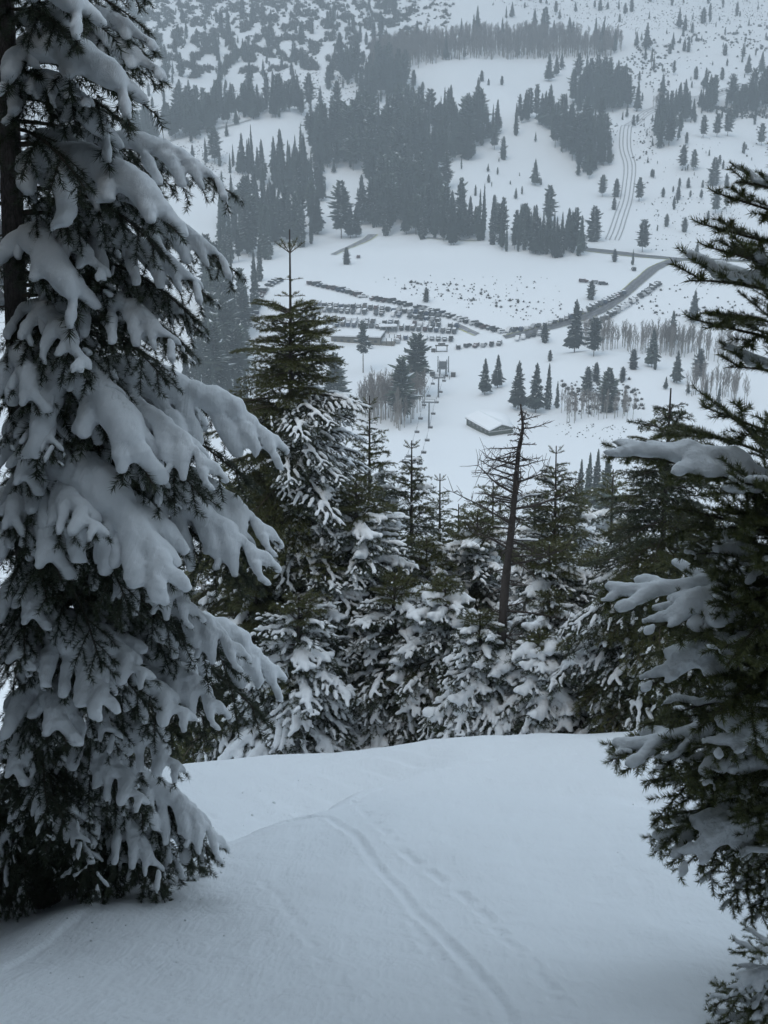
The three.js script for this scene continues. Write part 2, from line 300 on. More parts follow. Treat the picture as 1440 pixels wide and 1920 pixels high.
function makeBough(seed, L, o) {
  const R = rng(seed), N = 14, axis = [V(0, 0, 0)], wood = [], needles = new Tri(), caps = [];
  let pitch = o.up ?? 0.12, yaw = 0; const ds = L / N;
  for (let i = 1; i <= N; i++) { const t = i / N; pitch = (o.up ?? 0.12) - ((o.up ?? 0.12) + o.droop) * Math.pow(t, 1.25) + 0.06 * (R() - 0.5); yaw += 0.12 * (R() - 0.5); const q = axis[i - 1]; axis.push(V(q.x + ds * Math.cos(pitch) * Math.cos(yaw), q.y + ds * Math.sin(pitch), q.z + ds * Math.cos(pitch) * Math.sin(yaw))); }
  const onAxis = (t) => { const u = clamp(t, 0, 0.9999) * N, i = Math.floor(u); return [V(0, 0, 0).lerpVectors(axis[i], axis[i + 1], u - i), V(0, 0, 0).subVectors(axis[i + 1], axis[i]).normalize()]; };
  const r0 = o.wood ?? 0.006 + L * 0.009;
  wood.push(tube(axis, axis.map((_, i) => lerp(r0, 0.003, i / N)), 5));
  needlesOn(needles, R, axis, o.density, o.len, o.wid, o.tone, 0.3);
  const grow = (p, dir, len, g, step) => { const pts = [p.clone()], d = dir.clone(); for (let s = 0; s < len - 1e-4; s += step) { d.y -= g * step; d.x += 0.08 * (R() - 0.5); d.z += 0.08 * (R() - 0.5); d.normalize(); pts.push(pts[pts.length - 1].clone().addScaledVector(d, Math.min(step, len - s))); } return pts; };
  const up = V(0, 1, 0), side = V(0, 0, 0);
  let flip = R() < 0.5 ? 1 : -1, t = o.bare ?? 0.1; const rAt = (x, y) => (1 + 0.4 * n3(x * 5, y * 5, seed * 3.7));
  const S = o.snow;
  while (t < 0.985) {
    const [p, tan] = onAxis(t); side.crossVectors(tan, up).normalize().multiplyScalar(flip);
    const len = Math.min(o.maxSide ?? 0.8, (o.side ?? 0.42) * L * Math.pow(1 - t, 0.8) * Math.min(1, 0.55 + 2.2 * t) + (o.minSide ?? 0.1)) * (0.75 - 0.4 * (o.wild ?? 0) + (0.5 + (o.wild ?? 0)) * R());
    const wild = o.wild ?? 0, ang = 0.95 - 0.35 * t + (0.2 + wild) * (R() - 0.5), dir = tan.clone().multiplyScalar(Math.cos(ang)).addScaledVector(side, Math.sin(ang)); dir.y += 0.05 - (o.hang ?? 0) * (0.5 + R() * 0.5) + wild * (R() - 0.5);
    const br = grow(p, dir.normalize(), len, (o.sag ?? 1.2) * (0.6 + 0.8 * R()), 0.05);
    wood.push(tube(br, br.map((_, i) => lerp(0.004 + 0.004 * len, 0.002, i / (br.length - 1))), 3, false));
    needlesOn(needles, R, br, o.density, o.len, o.wid, o.tone, 0.08);
    if (o.sub) {
      let f = R() < 0.5 ? 1 : -1;
      for (let s = 0.16; s < 0.96; s += o.sub / len * (0.7 + 0.6 * R())) {
        const i = clamp(Math.floor(s * (br.length - 1)), 0, br.length - 2), q = br[i], bt = V(0, 0, 0).subVectors(br[i + 1], q).normalize(), bs = V(0, 0, 0).crossVectors(bt, up).normalize().multiplyScalar(f);
        const sl = (0.34 * len * (1 - s) + 0.05) * (0.7 + 0.6 * R()), tw = grow(q, bt.clone().multiplyScalar(0.72).addScaledVector(bs, 0.7).addScaledVector(up, 0.05 * R() - (o.weep ?? 0) * R()).normalize(), sl, (o.sag ?? 1.2) * 1.2, 0.05);
        needlesOn(needles, R, tw, o.density, o.len, o.wid, o.tone);
        if (S && S.twig && R() < S.twig) for (let k = 1; k < tw.length; k++) { const z = S.rTwig * (1 - 0.5 * k / tw.length); caps.push({ a: tw[k - 1].clone().addScaledVector(up, S.lift * 0.8), b: tw[k].clone().addScaledVector(up, S.lift * 0.8), ra: z, rb: z * 0.8 }); }
        f = -f;
      }
    }
    if (S && R() < S.prob) {
      const end = S.end ?? 0.86, beg = S.begin ?? 0;
      for (let k = 1; k < br.length; k++) {
        const u0 = (k - 1) / (br.length - 1), u1 = k / (br.length - 1); if (u1 > end || u0 < beg) continue; if (S.patch && n3(br[k].x * 6, br[k].z * 6, seed * 1.3) < 0.45 * S.patch - 0.35) continue;
        const z = S.rSide * rAt(br[k].x, br[k].z) * Math.min(1, 0.35 + len * 1.6) , ra = z * lerp(1, 0.62, u0), rb = z * lerp(1, 0.62, u1);
        caps.push({ a: V(br[k - 1].x, br[k - 1].y + S.lift + ra * 0.55, br[k - 1].z), b: V(br[k].x, br[k].y + S.lift + rb * 0.55, br[k].z), ra, rb });
      }
    }
    flip = -flip; t += (o.spacing ?? 0.07) / L * (0.7 + 0.6 * R());
  }
  if (S && S.rAxis) for (let i = 1; i <= N; i++) {
    const u = i / N; if (u < (S.axisFrom ?? 0.15) || u > (S.axisTo ?? 0.97)) continue;
    const z = S.rAxis * rAt(axis[i].x * 0.6, 7) * (0.55 + 0.9 * Math.sin(Math.PI * clamp(u, 0.1, 0.9))), w = z * 0.95;
    caps.push({ a: V(axis[i - 1].x, axis[i - 1].y + S.lift + z * 0.6, axis[i - 1].z), b: V(axis[i].x, axis[i].y + S.lift + w * 0.6, axis[i].z), ra: z, rb: w });
  }
  if (S && S.lumps) for (let q = 0; q < S.lumps; q++) { const [p] = onAxis(0.25 + 0.65 * R()), z = S.rAxis * (1 + 0.8 * R()), e = V((R() - 0.5) * 0.3, -0.02, (R() - 0.5) * 0.3); caps.push({ a: V(p.x, p.y + z * 0.7, p.z), b: V(p.x + e.x, p.y + z * 0.5 + e.y, p.z + e.z), ra: z, rb: z * 0.8 }); }
  const w = mergeGeometries(wood), tip = axis[N];
  const nd = needles.build();
  if (o.merged) { const u = w.toNonIndexed(); u.deleteAttribute('uv'); u.setAttribute('color', new THREE.BufferAttribute(new Float32Array(u.attributes.position.count * 3).map((_, i) => [0.085, 0.065, 0.05][i % 3]), 3)); return { merged: mergeGeometries([u, nd]), snow: caps.length ? snowMesh(caps, S.k, S.cell, S.rough) : null, L, tip }; }
  return { wood: w, needles: nd, snow: caps.length ? snowMesh(caps, S.k, S.cell, S.rough) : null, L, tip };
}
// lays a bough from a point towards a tip; the length decides the scale, within limits
function layBough(parent, B, start, tip, roll = 0, mats, origin) {
  const d = V(0, 0, 0).subVectors(tip, start), hz = Math.hypot(d.x, d.z), az = Math.atan2(d.z, d.x), e = Math.atan2(d.y, hz) - Math.atan2(B.tip.y, Math.hypot(B.tip.x, B.tip.z)), s = d.length() / B.tip.length();
  const m = B.merged ? part('bough', B.merged, M.needle, parent) : part('bough', B.wood, M.twig, parent);
  m.position.copy(start).sub(origin ?? V(0, 0, 0)); m.rotation.set(roll, -az, e, 'YZX'); m.scale.setScalar(s);
  if (!B.merged) part('needles', B.needles, M.needle, m, 'stuff');
  if (B.snow) part('snow_load', B.snow, M.snow, m, B.merged ? 'stuff' : undefined);
  return m;
}
const SN = {
  fingers: { prob: 0.85, rSide: 0.04, rAxis: 0.045, lift: 0.006, k: 0.013, cell: 0.016, lumps: 0, rough: 0.007, twig: 0.2, rTwig: 0.02, end: 0.78, axisTo: 0.9 },
  heavy: { prob: 0.95, rSide: 0.052, rAxis: 0.062, lift: 0.006, k: 0.017, cell: 0.018, lumps: 0, rough: 0.007, twig: 0.25, rTwig: 0.024, end: 0.8, axisTo: 0.92 },
  huge: { prob: 1, rSide: 0.068, rAxis: 0.082, lift: 0.01, k: 0.013, cell: 0.02, lumps: 1, rough: 0.008, twig: 0.2, rTwig: 0.03, end: 0.92 },
  cushion: { prob: 0.9, rSide: 0.045, rAxis: 0.06, lift: 0.016, k: 0.018, cell: 0.018, lumps: 2, end: 0.8, rough: 0.01, axisTo: 0.9 },
  thin: { prob: 0.5, rSide: 0.028, rAxis: 0.03, lift: 0.005, k: 0.008, cell: 0.016, lumps: 0, twig: 0.25, rTwig: 0.016, end: 0.8, begin: 0.1, axisTo: 0.8 },
  tufts: { prob: 0.9, rSide: 0.028, rAxis: 0.03, lift: 0.008, k: 0.009, cell: 0.02, lumps: 1, begin: 0.2, end: 0.98, axisFrom: 0.5, patch: 0.75, rough: 0.012, twig: 0.4, rTwig: 0.016 },
  dabs: { prob: 0.5, rSide: 0.024, rAxis: 0, lift: 0.008, k: 0.009, cell: 0.024, begin: 0.35, end: 0.95, patch: 1, rough: 0.012 },
  pads: { prob: 0.9, rSide: 0.045, rAxis: 0.065, lift: 0.008, k: 0.013, cell: 0.026, lumps: 3, begin: 0.2, end: 0.98, axisFrom: 0.4, patch: 0.5, rough: 0.012, twig: 0.3, rTwig: 0.02 },
};
const near = (tone, snow, droop, o = {}) => ({ density: 720, len: 0.045, wid: 0.0048, tone, snow, droop, sub: 0.085, spacing: 0.12, sag: 1.7, hang: 0.25, weep: 0.55, ...o });
const B = { left: [], right: [], rightSnow: [], mid: {}, twig: [] };
{
  let s = 100;
  for (const [L, dr, sn] of [[0.7, 0.5, 'fingers'], [0.7, 0.9, 'fingers'], [1.2, 0.5, 'fingers'], [1.2, 0.9, 'fingers'], [1.25, 0.8, 'heavy'], [1.8, 0.55, 'fingers'], [1.8, 0.8, 'heavy'], [1.7, 0.9, 'huge'], [2.3, 0.6, 'heavy'], [2.3, 0.75, 'huge'], [1.5, 0.4, 'thin'], [0.9, 0.6, 'none'], [1.2, 0.7, 'none'], [1.4, 0.6, 'thin'], [1.8, 0.7, 'none']]) B.left.push(makeBough(s++, L, near(GREEN.mid, SN[sn], dr)));
  for (const [L, dr] of [[0.6, -0.1], [0.6, 0.3], [1, 0.15], [1, 0.5], [1.5, 0.3]]) B.right.push(makeBough(s++, L, near(GREEN.bright, dr > 0.2 ? SN.thin : null, dr, { sag: 0.2, hang: -0.15, weep: -0.15, len: 0.04, density: 950, side: 0.45, minSide: 0.1, sub: 0.08, spacing: 0.1, wild: 0.7 })));
  for (const [L, dr, sn] of [[0.8, 0.35, 'thin'], [1.2, 0.3, 'fingers'], [1.3, 0.35, 'cushion'], [1.5, 0.35, 'thin'], [1.5, 0.25, 'cushion']]) B.rightSnow.push(makeBough(s++, L, near(GREEN.bright, SN[sn], dr, { sag: 0.35, hang: 0, weep: 0.35, len: 0.042, density: 900, wild: 0.3 })));
  const midO = (tone, snow, droop, o) => ({ density: 250, len: 0.05, wid: 0.0095, tone, snow, droop, sub: 0.085, spacing: 0.085, sag: 0.9, hang: 0.1, weep: 0.25, side: 0.46, merged: 1, ...o });
  for (const [key, tone, snow, dr] of [['bare', GREEN.olive, null, 0.15], ['dabs', GREEN.olive, SN.dabs, 0.3], ['tufts', GREEN.mid, SN.tufts, 0.55], ['pads', GREEN.mid, SN.pads, 0.7], ['dark', GREEN.mid, null, 0.3]]) {
    B.mid[key] = [];
    for (const L of [0.4, 0.8, 1.2, 1.7]) for (let q = 0; q < 2; q++) B.mid[key].push(makeBough(s++, L, midO(tone, snow, dr + 0.2 * q - 0.1, key === 'bare' ? { sag: 0.1, up: 0.3, hang: 0 } : key === 'dark' ? { sag: 0.5 } : {})));
  }
  for (let q = 0; q < 2; q++) B.twig.push(makeBough(s++, 0.3, { density: 300, len: 0.05, wid: 0.008, tone: GREEN.olive, snow: null, droop: -0.1, side: 0, minSide: 0.06, maxSide: 0.08, bare: 0.6, spacing: 0.2, sag: 0, merged: 1 }));
}
const pick = (list, L, R, tipPitch) => { let best = list[0], c = 1e9; for (const b of list) { const v = Math.abs(Math.log(L / b.tip.length())) * 2 + (tipPitch === undefined ? 0 : Math.abs(Math.atan2(b.tip.y, b.tip.x) - tipPitch)) + R() * 0.7; if (v < c) { c = v; best = b; } } return best; };

// ---------------------------------------------------------------- the big snow-laden fir on the left
{
  const R = rng(77), D = 10.2, trunkPx = [[-2, -260], [8, 0], [18, 250], [34, 680], [56, 1150], [80, 1560], [84, 1650]];
  const pts = trunkPx.map(([x, y]) => atD(x, y, D)), base = pts[pts.length - 1].clone(); base.y = land(base.x, base.z) - 0.1;
  const line = [base.clone(), ...pts.slice(0, -1).reverse()];
  const topP = line[line.length - 1].clone(); topP.y += 1.6; line.push(topP);
  const t = thing('snowy_fir', 'large snow-laden fir filling the left edge, bough tips over the near slope', 'fir tree', base.toArray());
  const curve = new THREE.CatmullRomCurve3(line), tp = curve.getPoints(30);
  part('trunk', tube(tp.map((p) => p.clone().sub(base)), tp.map((_, i) => lerp(0.125, 0.05, i / 30)), 14), M.bark, t);
  const onTrunk = (py) => { let b = tp[0], c = 1e9; for (let i = 0; i <= 300; i++) { const p = curve.getPoint(i / 300), y = 960 - F * ((p.y * cp - (p.z) * sp) / depthOf(p)); if (Math.abs(y - py) < c) { c = Math.abs(y - py); b = p; } } return b; };
  // height on the trunk (pixel row), tip (pixel), how far the tip stands in front of the trunk, kind of bough
  const L = [[-110, 300, 5, 0.2, 2], [-40, 180, 60, 0.8, 1], [10, 310, 95, 0.1, 2], [60, 330, 150, 0.2, 2], [90, 265, 205, 0.6, 1], [120, 225, 290, 0.4, 1], [220, 450, 365, 0.2, 5], [260, 345, 445, 0.7, 4], [330, 455, 510, 0.1, 5], [390, 412, 558, 0.5, 6], [400, 230, 515, 0.6, 2], [450, 392, 620, 0.4, 5], [480, 365, 665, 0.8, 6], [520, 205, 690, 0.9, 2], [560, 300, 640, -0.3, 3],
    [640, 525, 862, 0.3, 9], [660, 432, 890, 0.9, 8], [700, 350, 935, 0.9, 6], [740, 300, 1110, 1.5, 7], [760, 532, 1010, 0.3, 9], [800, 522, 1060, 0.7, 8], [820, 300, 1060, 1.2, 7], [880, 115, 1090, 1.3, 4], [900, 230, 1000, 1.3, 7], [960, 395, 1150, 0.8, 8], [1000, 472, 1225, 0.5, 8], [1020, 526, 1300, 0.1, 9], [1050, 432, 1335, 0.7, 8], [1060, 200, 1330, 1.3, 7], [1120, 380, 1345, 0.9, 6], [1150, 30, 1260, 1.1, 4], [1180, 360, 1440, 0.7, 6],
    [1220, 130, 1400, 1.3, 4], [1260, 300, 1500, 0.9, 7], [1300, 432, 1582, 0.3, 8], [1330, 330, 1652, 0.6, 6], [1340, 200, 1672, 0.9, 13], [1290, 94, 1560, 1.1, 5], [1350, 20, 1560, 0.5, 4], [1400, 390, 1600, 0.3, 6], [1400, 270, 1640, 0.5, 5], [1420, 110, 1630, 0.5, 10], [700, 130, 860, 1.1, 5], [600, 60, 780, 1, 4], [860, 20, 1010, 1, 4], [760, 60, 930, 1, 4], [1000, 60, 1190, 1.1, 4],
    [560, 250, 760, 0.9, 5], [300, 300, 400, 0.3, 2], [150, 200, 200, 0.5, 2], [1100, 300, 1270, 1.1, 7], [930, 330, 1100, 0.5, 5], [1430, 20, 1620, 0.4, 13], [1440, 150, 1640, 0.5, 10], [1450, 240, 1650, 0.5, 13], [1440, 330, 1640, 0.4, 3], [1380, -60, 1540, 0.4, 4], [1250, 20, 1480, 1, 4], [1200, 250, 1400, 1, 5], [1330, 60, 1500, 0.8, 4], [1380, 170, 1600, 1, 5], [1460, 60, 1630, 0.4, 11], [1470, 130, 1640, 0.4, 12], [1500, 200, 1660, 0.5, 11], [1300, 120, 1520, 1.2, 12]];
  for (const [py, tx, ty, front, k] of L) { const a = onTrunk(ty - 0.62 * (ty - py)), z = atD(tx, ty, D - front); const kk = { 9: ty === 862 || ty === 1300 ? 9 : 8, 7: ty === 1110 || ty === 1330 ? 7 : 6, 6: R() < 0.5 ? 6 : 5 }[k] ?? k; layBough(t, B.left[kk], a, z, 0.3 * (R() - 0.5), null, base);
    if (R() < 0.3) continue; const under = a.clone().lerp(z, 0.9 + 0.08 * R()).add(V(0.05 * (R() - 0.5), -0.12 - 0.12 * R(), -0.1 * R())), a2 = a.clone().add(V(0, -0.1, 0)); layBough(t, pick([B.left[11], B.left[12], B.left[14]], a.distanceTo(z), R), a2, under, 0.3 * (R() - 0.5), null, base); }
  for (let i = 0; i < 44; i++) {                                 // the lowest skirt, tips on the snow
    const az = i * 2.4, len = (0.6 + 0.95 * R()) * (Math.sin(az) > 0.1 ? 0.4 : 1), a = base.clone().add(V(0, 0.35 + 1.3 * R(), 0)), z = a.clone().add(V(Math.cos(az) * len, 0, Math.sin(az) * len * 0.9)); z.y = Math.max(land(z.x, z.z) + 0.06, a.y - 0.95);
    layBough(t, B.left[[11, 12, 13, 12, 14, 11, 10][i % 7]], a, z, 0.4 * (R() - 0.5), null, base);
  }
  for (let i = 0; i < 22; i++) {                                 // short boughs of the upper trunk, past and behind it
    const a = onTrunk(-220 + 980 * (i + R()) / 22), az = i * 2.4, len = 0.5 + 0.6 * R(), z = a.clone().add(V(Math.cos(az) * len, -(0.1 + 0.4 * R()) * len, -Math.abs(Math.sin(az)) * len * 0.8));
    layBough(t, B.left[[10, 13, 0, 11, 2][i % 5]], a, z, 0.4 * (R() - 0.5), null, base);
  }
  for (let i = 0; i < 30; i++) {                                 // the boughs behind and to the sides
    const py = -200 + 1800 * Math.pow((i + R()) / 30, 0.62), a = onTrunk(py), az = (i % 3 ? 0.2 + R() * 2.6 : -0.9 - R() * 1.2) * 1, len = (0.75 + 0.75 * R()) * (0.65 + 0.35 * clamp((py + 200) / 900, 0, 1));
    const dir = V(Math.cos(az) * (i % 3 ? 1 : 1), 0, -Math.sin(az)), dr = -0.25 - 0.35 * R(); if (py > 1150) dir.z = -Math.abs(dir.z); if (i % 3 === 0) dir.x = py > 700 ? (R() - 0.35) * 1.6 : 0.9;
    const z = a.clone().addScaledVector(dir, len).add(V(0, dr * len, 0)); if (z.y < land(z.x, z.z) + 0.1) z.y = land(z.x, z.z) + 0.1;
    layBough(t, pick(R() < 0.55 ? B.left.slice(10) : B.left.slice(0, 6), len, R, dr), a, z, 0.4 * (R() - 0.5), null, base);
  }
}

// ---------------------------------------------------------------- the olive fir reaching in from the right
{
  const R = rng(78), D = 7.2, line = [[1560, 1800], [1545, 1400], [1535, 900], [1530, 400], [1525, 60]].map(([x, y]) => atD(x, y, D)), base = line[0].clone(); base.y = land(base.x, base.z) - 0.1; line[0] = base.clone();
  const t = thing('olive_fir', 'olive green fir reaching in from the right edge with a few thick snow pads', 'fir tree', base.toArray());
  const curve = new THREE.CatmullRomCurve3(line), tp = curve.getPoints(24);
  part('trunk', tube(tp.map((p) => p.clone().sub(base)), tp.map((_, i) => lerp(0.11, 0.03, i / 24)), 12), M.bark, t);
  const onTrunk = (py) => { let b = tp[0], c = 1e9; for (let i = 0; i <= 300; i++) { const p = curve.getPoint(i / 300), y = 960 - F * ((p.y * cp - p.z * sp) / depthOf(p)); if (Math.abs(y - py) < c) { c = Math.abs(y - py); b = p; } } return b; };
  const L = [[430, 1382, 340, 0, 0], [470, 1345, 368, 0.1, 0], [520, 1318, 425, 0.1, 0], [560, 1335, 470, 0.2, 0], [620, 1290, 528, 0, 0], [660, 1320, 590, 0.2, 0], [690, 1298, 605, 0, 0], [760, 1368, 690, 0.1, 0], [840, 1310, 770, -0.3, 0], [900, 1260, 800, -0.5, 0],
    [960, 1138, 850, 0, 3], [960, 1270, 880, -0.4, 0], [980, 1330, 900, 0.3, 0], [1020, 1350, 960, 0.4, 0], [1040, 1250, 960, 0, 0], [1090, 1270, 1030, 0.1, 0], [1100, 1380, 1010, 0.5, 0], [1140, 1128, 1125, -0.2, 1], [1150, 1200, 1165, 0.1, 2], [1180, 1300, 1120, 0.3, 0], [1230, 1195, 1270, 0.1, 2], [1250, 1290, 1210, 0.4, 0], [1290, 1330, 1280, 0.5, 0], [1300, 1240, 1330, 0, 1], [1350, 1200, 1370, -0.2, 0],
    [1380, 1145, 1418, -0.1, 1], [1400, 1170, 1440, 0.1, 0], [1430, 1210, 1480, 0, 0], [1400, 1310, 1390, 0.5, 2], [1440, 1300, 1460, 0.4, 0], [1500, 1228, 1545, 0, 0], [1500, 1225, 1590, 0.1, 1], [1490, 1260, 1600, 0.3, 2], [1530, 1300, 1640, 0.3, 0], [1560, 1340, 1690, 0.2, 0], [1560, 1395, 1715, 0.4, 0], [1540, 1400, 1620, 0.6, 1], [1500, 1380, 1540, 0.5, 0], [1460, 1420, 1480, 0.7, 0], [1350, 1400, 1330, 0.6, 1], [1200, 1400, 1180, 0.7, 0], [1050, 1420, 1060, 0.6, 1], [900, 1420, 870, 0.6, 0], [1000, 1400, 930, 0.2, 0], [1240, 1410, 1260, 0.3, 0]];
  for (const [py, tx, ty, front, k] of L) { const a = onTrunk(ty < 700 ? lerp(py, ty + 20, 0.6) : py), z = atD(tx, ty, D - front), len = a.distanceTo(z); layBough(t, k === 3 ? B.rightSnow[4] : k === 2 ? B.rightSnow[2] : pick(k ? [B.rightSnow[0], B.rightSnow[1], B.rightSnow[3]] : B.right, len, R), a, z, 0.5 * (R() - 0.5), null, base); }
  for (let i = 0; i < 40; i++) {
    const py = 980 + 620 * ((i + R()) / 40), a = onTrunk(py), az = R() * 6.283, len = 0.5 + 0.6 * R(), z = a.clone().add(V(Math.cos(az) * len, (0.05 - 0.35 * R()) * len, Math.sin(az) * len));
    layBough(t, pick(R() < 0.2 ? [B.rightSnow[0], B.rightSnow[1], B.rightSnow[3]] : B.right, len, R), a, z, 0.5 * (R() - 0.5), null, base);
  }
}
{ // the half-buried sapling in the lower right corner
  const base = hit(1480, 1915); const t = thing('fir_sapling', 'small half-buried fir in the lower right corner under soft snow', 'fir tree', base.toArray());
  const topP = base.clone().add(V(0, 0.75, 0));
  part('trunk', tube([V(0, -0.1, 0), V(0.02, 0.35, 0), V(0, 0.75, 0)], [0.03, 0.022, 0.008], 8), M.bark, t);
  const d = -base.z;
  for (const [h, px, py, f, b] of [[0.5, 1385, 1792, 0, B.right[1]], [0.3, 1325, 1880, 0, B.rightSnow[0]], [0.35, 1360, 1850, 0.1, B.rightSnow[2]], [0.2, 1390, 1925, 0.2, B.rightSnow[0]], [0.15, 1420, 1960, 0.3, B.rightSnow[1]], [0.6, 1440, 1800, 0.1, B.right[0]], [0.1, 1350, 1930, 0.1, B.right[1]]]) layBough(t, b, base.clone().add(V(0, h, 0)), atD(px, py, d - f), 0, null, base);
}

{ // crumbs of snow fallen from the boughs
  const R = rng(640), g = new THREE.IcosahedronGeometry(1, 1), p = g.attributes.position, seen = new Map();
  for (let i = 0; i < p.count; i++) { const v = V(p.getX(i), p.getY(i), p.getZ(i)), k = 1 + 0.35 * n3(v.x * 1.3, v.y * 1.3, v.z * 1.3); p.setXYZ(i, v.x * k, v.y * k * 0.8, v.z * k); }
  g.computeVertexNormals();
  const list = [], drop = (px, py, n, spread, lo, hi) => { const c = hit(px, py); for (let i = 0; i < n; i++) { const a = R() * 6.283, d = spread * Math.sqrt(R()), x = c.x + Math.cos(a) * d, z = c.z + Math.sin(a) * d; list.push([x, z, lerp(lo, hi, R() ** 3)]); } };
  drop(230, 1700, 14, 0.8, 0.004, 0.016); drop(400, 1620, 8, 0.4, 0.004, 0.016); drop(1230, 1500, 8, 0.4, 0.004, 0.016); drop(120, 1800, 20, 1, 0.004, 0.012); drop(700, 1650, 20, 2.6, 0.003, 0.008); drop(560, 1520, 26, 1, 0.006, 0.025);
  const im = new THREE.InstancedMesh(g, M.snow, list.length), m4 = new THREE.Matrix4(), q = new THREE.Quaternion();
  list.forEach(([x, z, s], i) => im.setMatrixAt(i, m4.compose(V(x, land(x, z) + s * 0.3, z), q.setFromAxisAngle(V(0, 1, 0), i), V(s, s, s))));
  im.name = 'snow_crumbs'; tag(im, 'crumbs of snow fallen from the boughs onto the near slope', 'snow', null, 'stuff'); scene.add(im);
}

// ---------------------------------------------------------------- the stand of firs just below the crest
// top pixel, pixel column at the foot, forward distance, crown radius, label, snow: (share of height from the top, side -1..1) => kind
const HF = [];
function fir(name, topPx, footX, D, Rad, label, kind, o = {}) {
  const R = rng(o.seed ?? (topPx[0] * 7 + topPx[1])), top = atD(topPx[0], topPx[1], D), fx = (footX - 720) / F * (D * cp + 15 * sp), base = V(fx, land(fx, -D) - 0.15, -D), H = top.y - base.y;
  const t = thing(name, label, 'fir tree', base.toArray(), 0, o.group);
  const on = (u) => V(lerp(top.x, base.x, Math.pow(u, 1.1)), lerp(top.y, base.y, u), -D);       // u: 0 top .. 1 foot
  const tp = []; for (let i = 0; i <= 16; i++) tp.push(on(1 - i / 16).sub(base));
  part('trunk', tube(tp, tp.map((_, i) => lerp(o.girth ?? 0.13, 0.012, Math.pow(i / 16, 0.85))), 9), M.bark, t);
  const N = Math.round((o.n ?? 84) * 1.75), u0 = o.bare ?? 0.05;
  for (let i = 0; i < N; i++) {
    const u = lerp(u0, o.low ?? 0.93, Math.pow((i + R()) / N, o.pow ?? 1)), az = i * 2.39996 + 0.7 * R(), side = Math.cos(az);
    const wide = Math.min(1, Math.pow(clamp((u - u0 * 0.5) / 0.62, 0, 1), o.shape ?? 0.62)) * (1 - (o.vary ?? 0.4) / 2 + (o.vary ?? 0.4) * R()), len = Math.max(0.22, Rad * 1.12 * wide);
    const rise = lerp(0.5, -0.45, clamp(u / 0.5, 0, 1)) + 0.25 * (R() - 0.5), k = kind(u, side + 0.5 * (R() - 0.5), R), a = on(u);
    const z = a.clone().add(V(Math.cos(az) * len, rise * len, Math.sin(az) * len)), m = B.mid[k];
    layBough(t, pick(m, len, R), a, z, 0.4 * (R() - 0.5), null, base);
  }
  if (o.leader) for (const [u, n, up, l] of o.leader) for (let i = 0; i < n; i++) { const az = i / n * 6.283 + u * 40, a = on(u); layBough(t, B.twig[i % 2], a, a.clone().add(V(Math.cos(az) * l, up * l, Math.sin(az) * l)), 0, null, base); }
  return t;
}
const dense = (u, s, R) => u < 0.25 ? (R() < 0.6 ? 'bare' : 'dabs') : u < 0.5 ? (s > 0 ? 'tufts' : R() < 0.45 ? 'bare' : 'dabs') : s > -0.1 ? (R() < 0.4 ? 'pads' : 'tufts') : R() < 0.3 ? 'tufts' : 'dabs';
const laden = (u, s, R) => u < 0.12 ? 'dabs' : R() < 0.45 ? 'pads' : R() < 0.92 ? 'tufts' : 'dabs';
const plain = (u, s, R) => u < 0.3 ? (R() < 0.3 ? 'dark' : R() < 0.75 ? 'dabs' : 'tufts') : u < 0.55 ? (R() < 0.25 ? 'dark' : R() < 0.5 ? 'tufts' : 'dabs') : R() < 0.4 ? 'pads' : 'tufts';
fir('tall_fir', [543, 430], 548, 24, 2.4, 'tall olive fir with a long bare leader, standing in front of the parking lot', dense, { n: 190, bare: 0.12, girth: 0.15, shape: 0.72, vary: 0.75, leader: [[0.035, 5, 0.75, 0.3], [0.075, 4, 0.1, 0.24], [0.1, 5, 0.1, 0.3], [0.125, 5, 0.3, 0.5]] });
fir('slender_fir', [693, 742], 690, 27, 1.3, 'slender dark fir between the tall olive fir and the lift line', plain, { n: 84, leader: [[0.02, 4, 0.5, 0.25]] });
fir('snowy_slope_fir', [668, 905], 672, 23, 1.6, 'broad fir with lumpy snow, close against the tall olive fir', laden, { n: 96, bare: 0.01, shape: 0.5 });
fir('dark_fir', [772, 826], 770, 26, 1.25, 'dark pointed fir below the foot of the chairlift line', plain, { n: 90, leader: [[0.02, 4, 0.5, 0.25]] });
fir('small_fir', [825, 888], 828, 28, 1.0, 'small light green fir tip on open snow, beside the dark pointed fir', (u, s, R) => u < 0.4 ? 'bare' : R() < 0.5 ? 'tufts' : 'dabs', { n: 76, leader: [[0.02, 4, 0.5, 0.2]] });
fir('snowy_slope_fir', [800, 1010], 800, 23.5, 1.3, 'low snow-covered fir under the small light green tip', laden, { n: 70, bare: 0.01, shape: 0.5 });
fir('snowy_slope_fir', [896, 958], 880, 24, 1.5, 'snow-covered fir directly left of the dead snag', laden, { n: 88, bare: 0.01, shape: 0.55 });
fir('dark_fir', [1043, 836], 1046, 27, 1.5, 'dark fir right of the dead snag, its tip against the snowfield', plain, { n: 92, leader: [[0.02, 4, 0.5, 0.25]] });
fir('snowy_slope_fir', [1030, 1020], 1030, 22.5, 1.5, 'bushy snow-covered fir right of the foot of the dead snag', laden, { n: 84, bare: 0.01, shape: 0.45 });
fir('snowy_slope_fir', [1120, 1030], 1120, 23.5, 1.4, 'snow-covered fir between the dead snag and the sparse fir', laden, { n: 70, bare: 0.01, shape: 0.5 });
fir('sparse_fir', [1258, 728], 1195, 19, 1.35, 'sparse fir with its trunk showing, behind the snow pads at right', (u, s, R) => u < 0.5 ? (R() < 0.6 ? 'dark' : 'dabs') : R() < 0.5 ? 'tufts' : 'dabs', { n: 84, girth: 0.1, low: 0.97 });
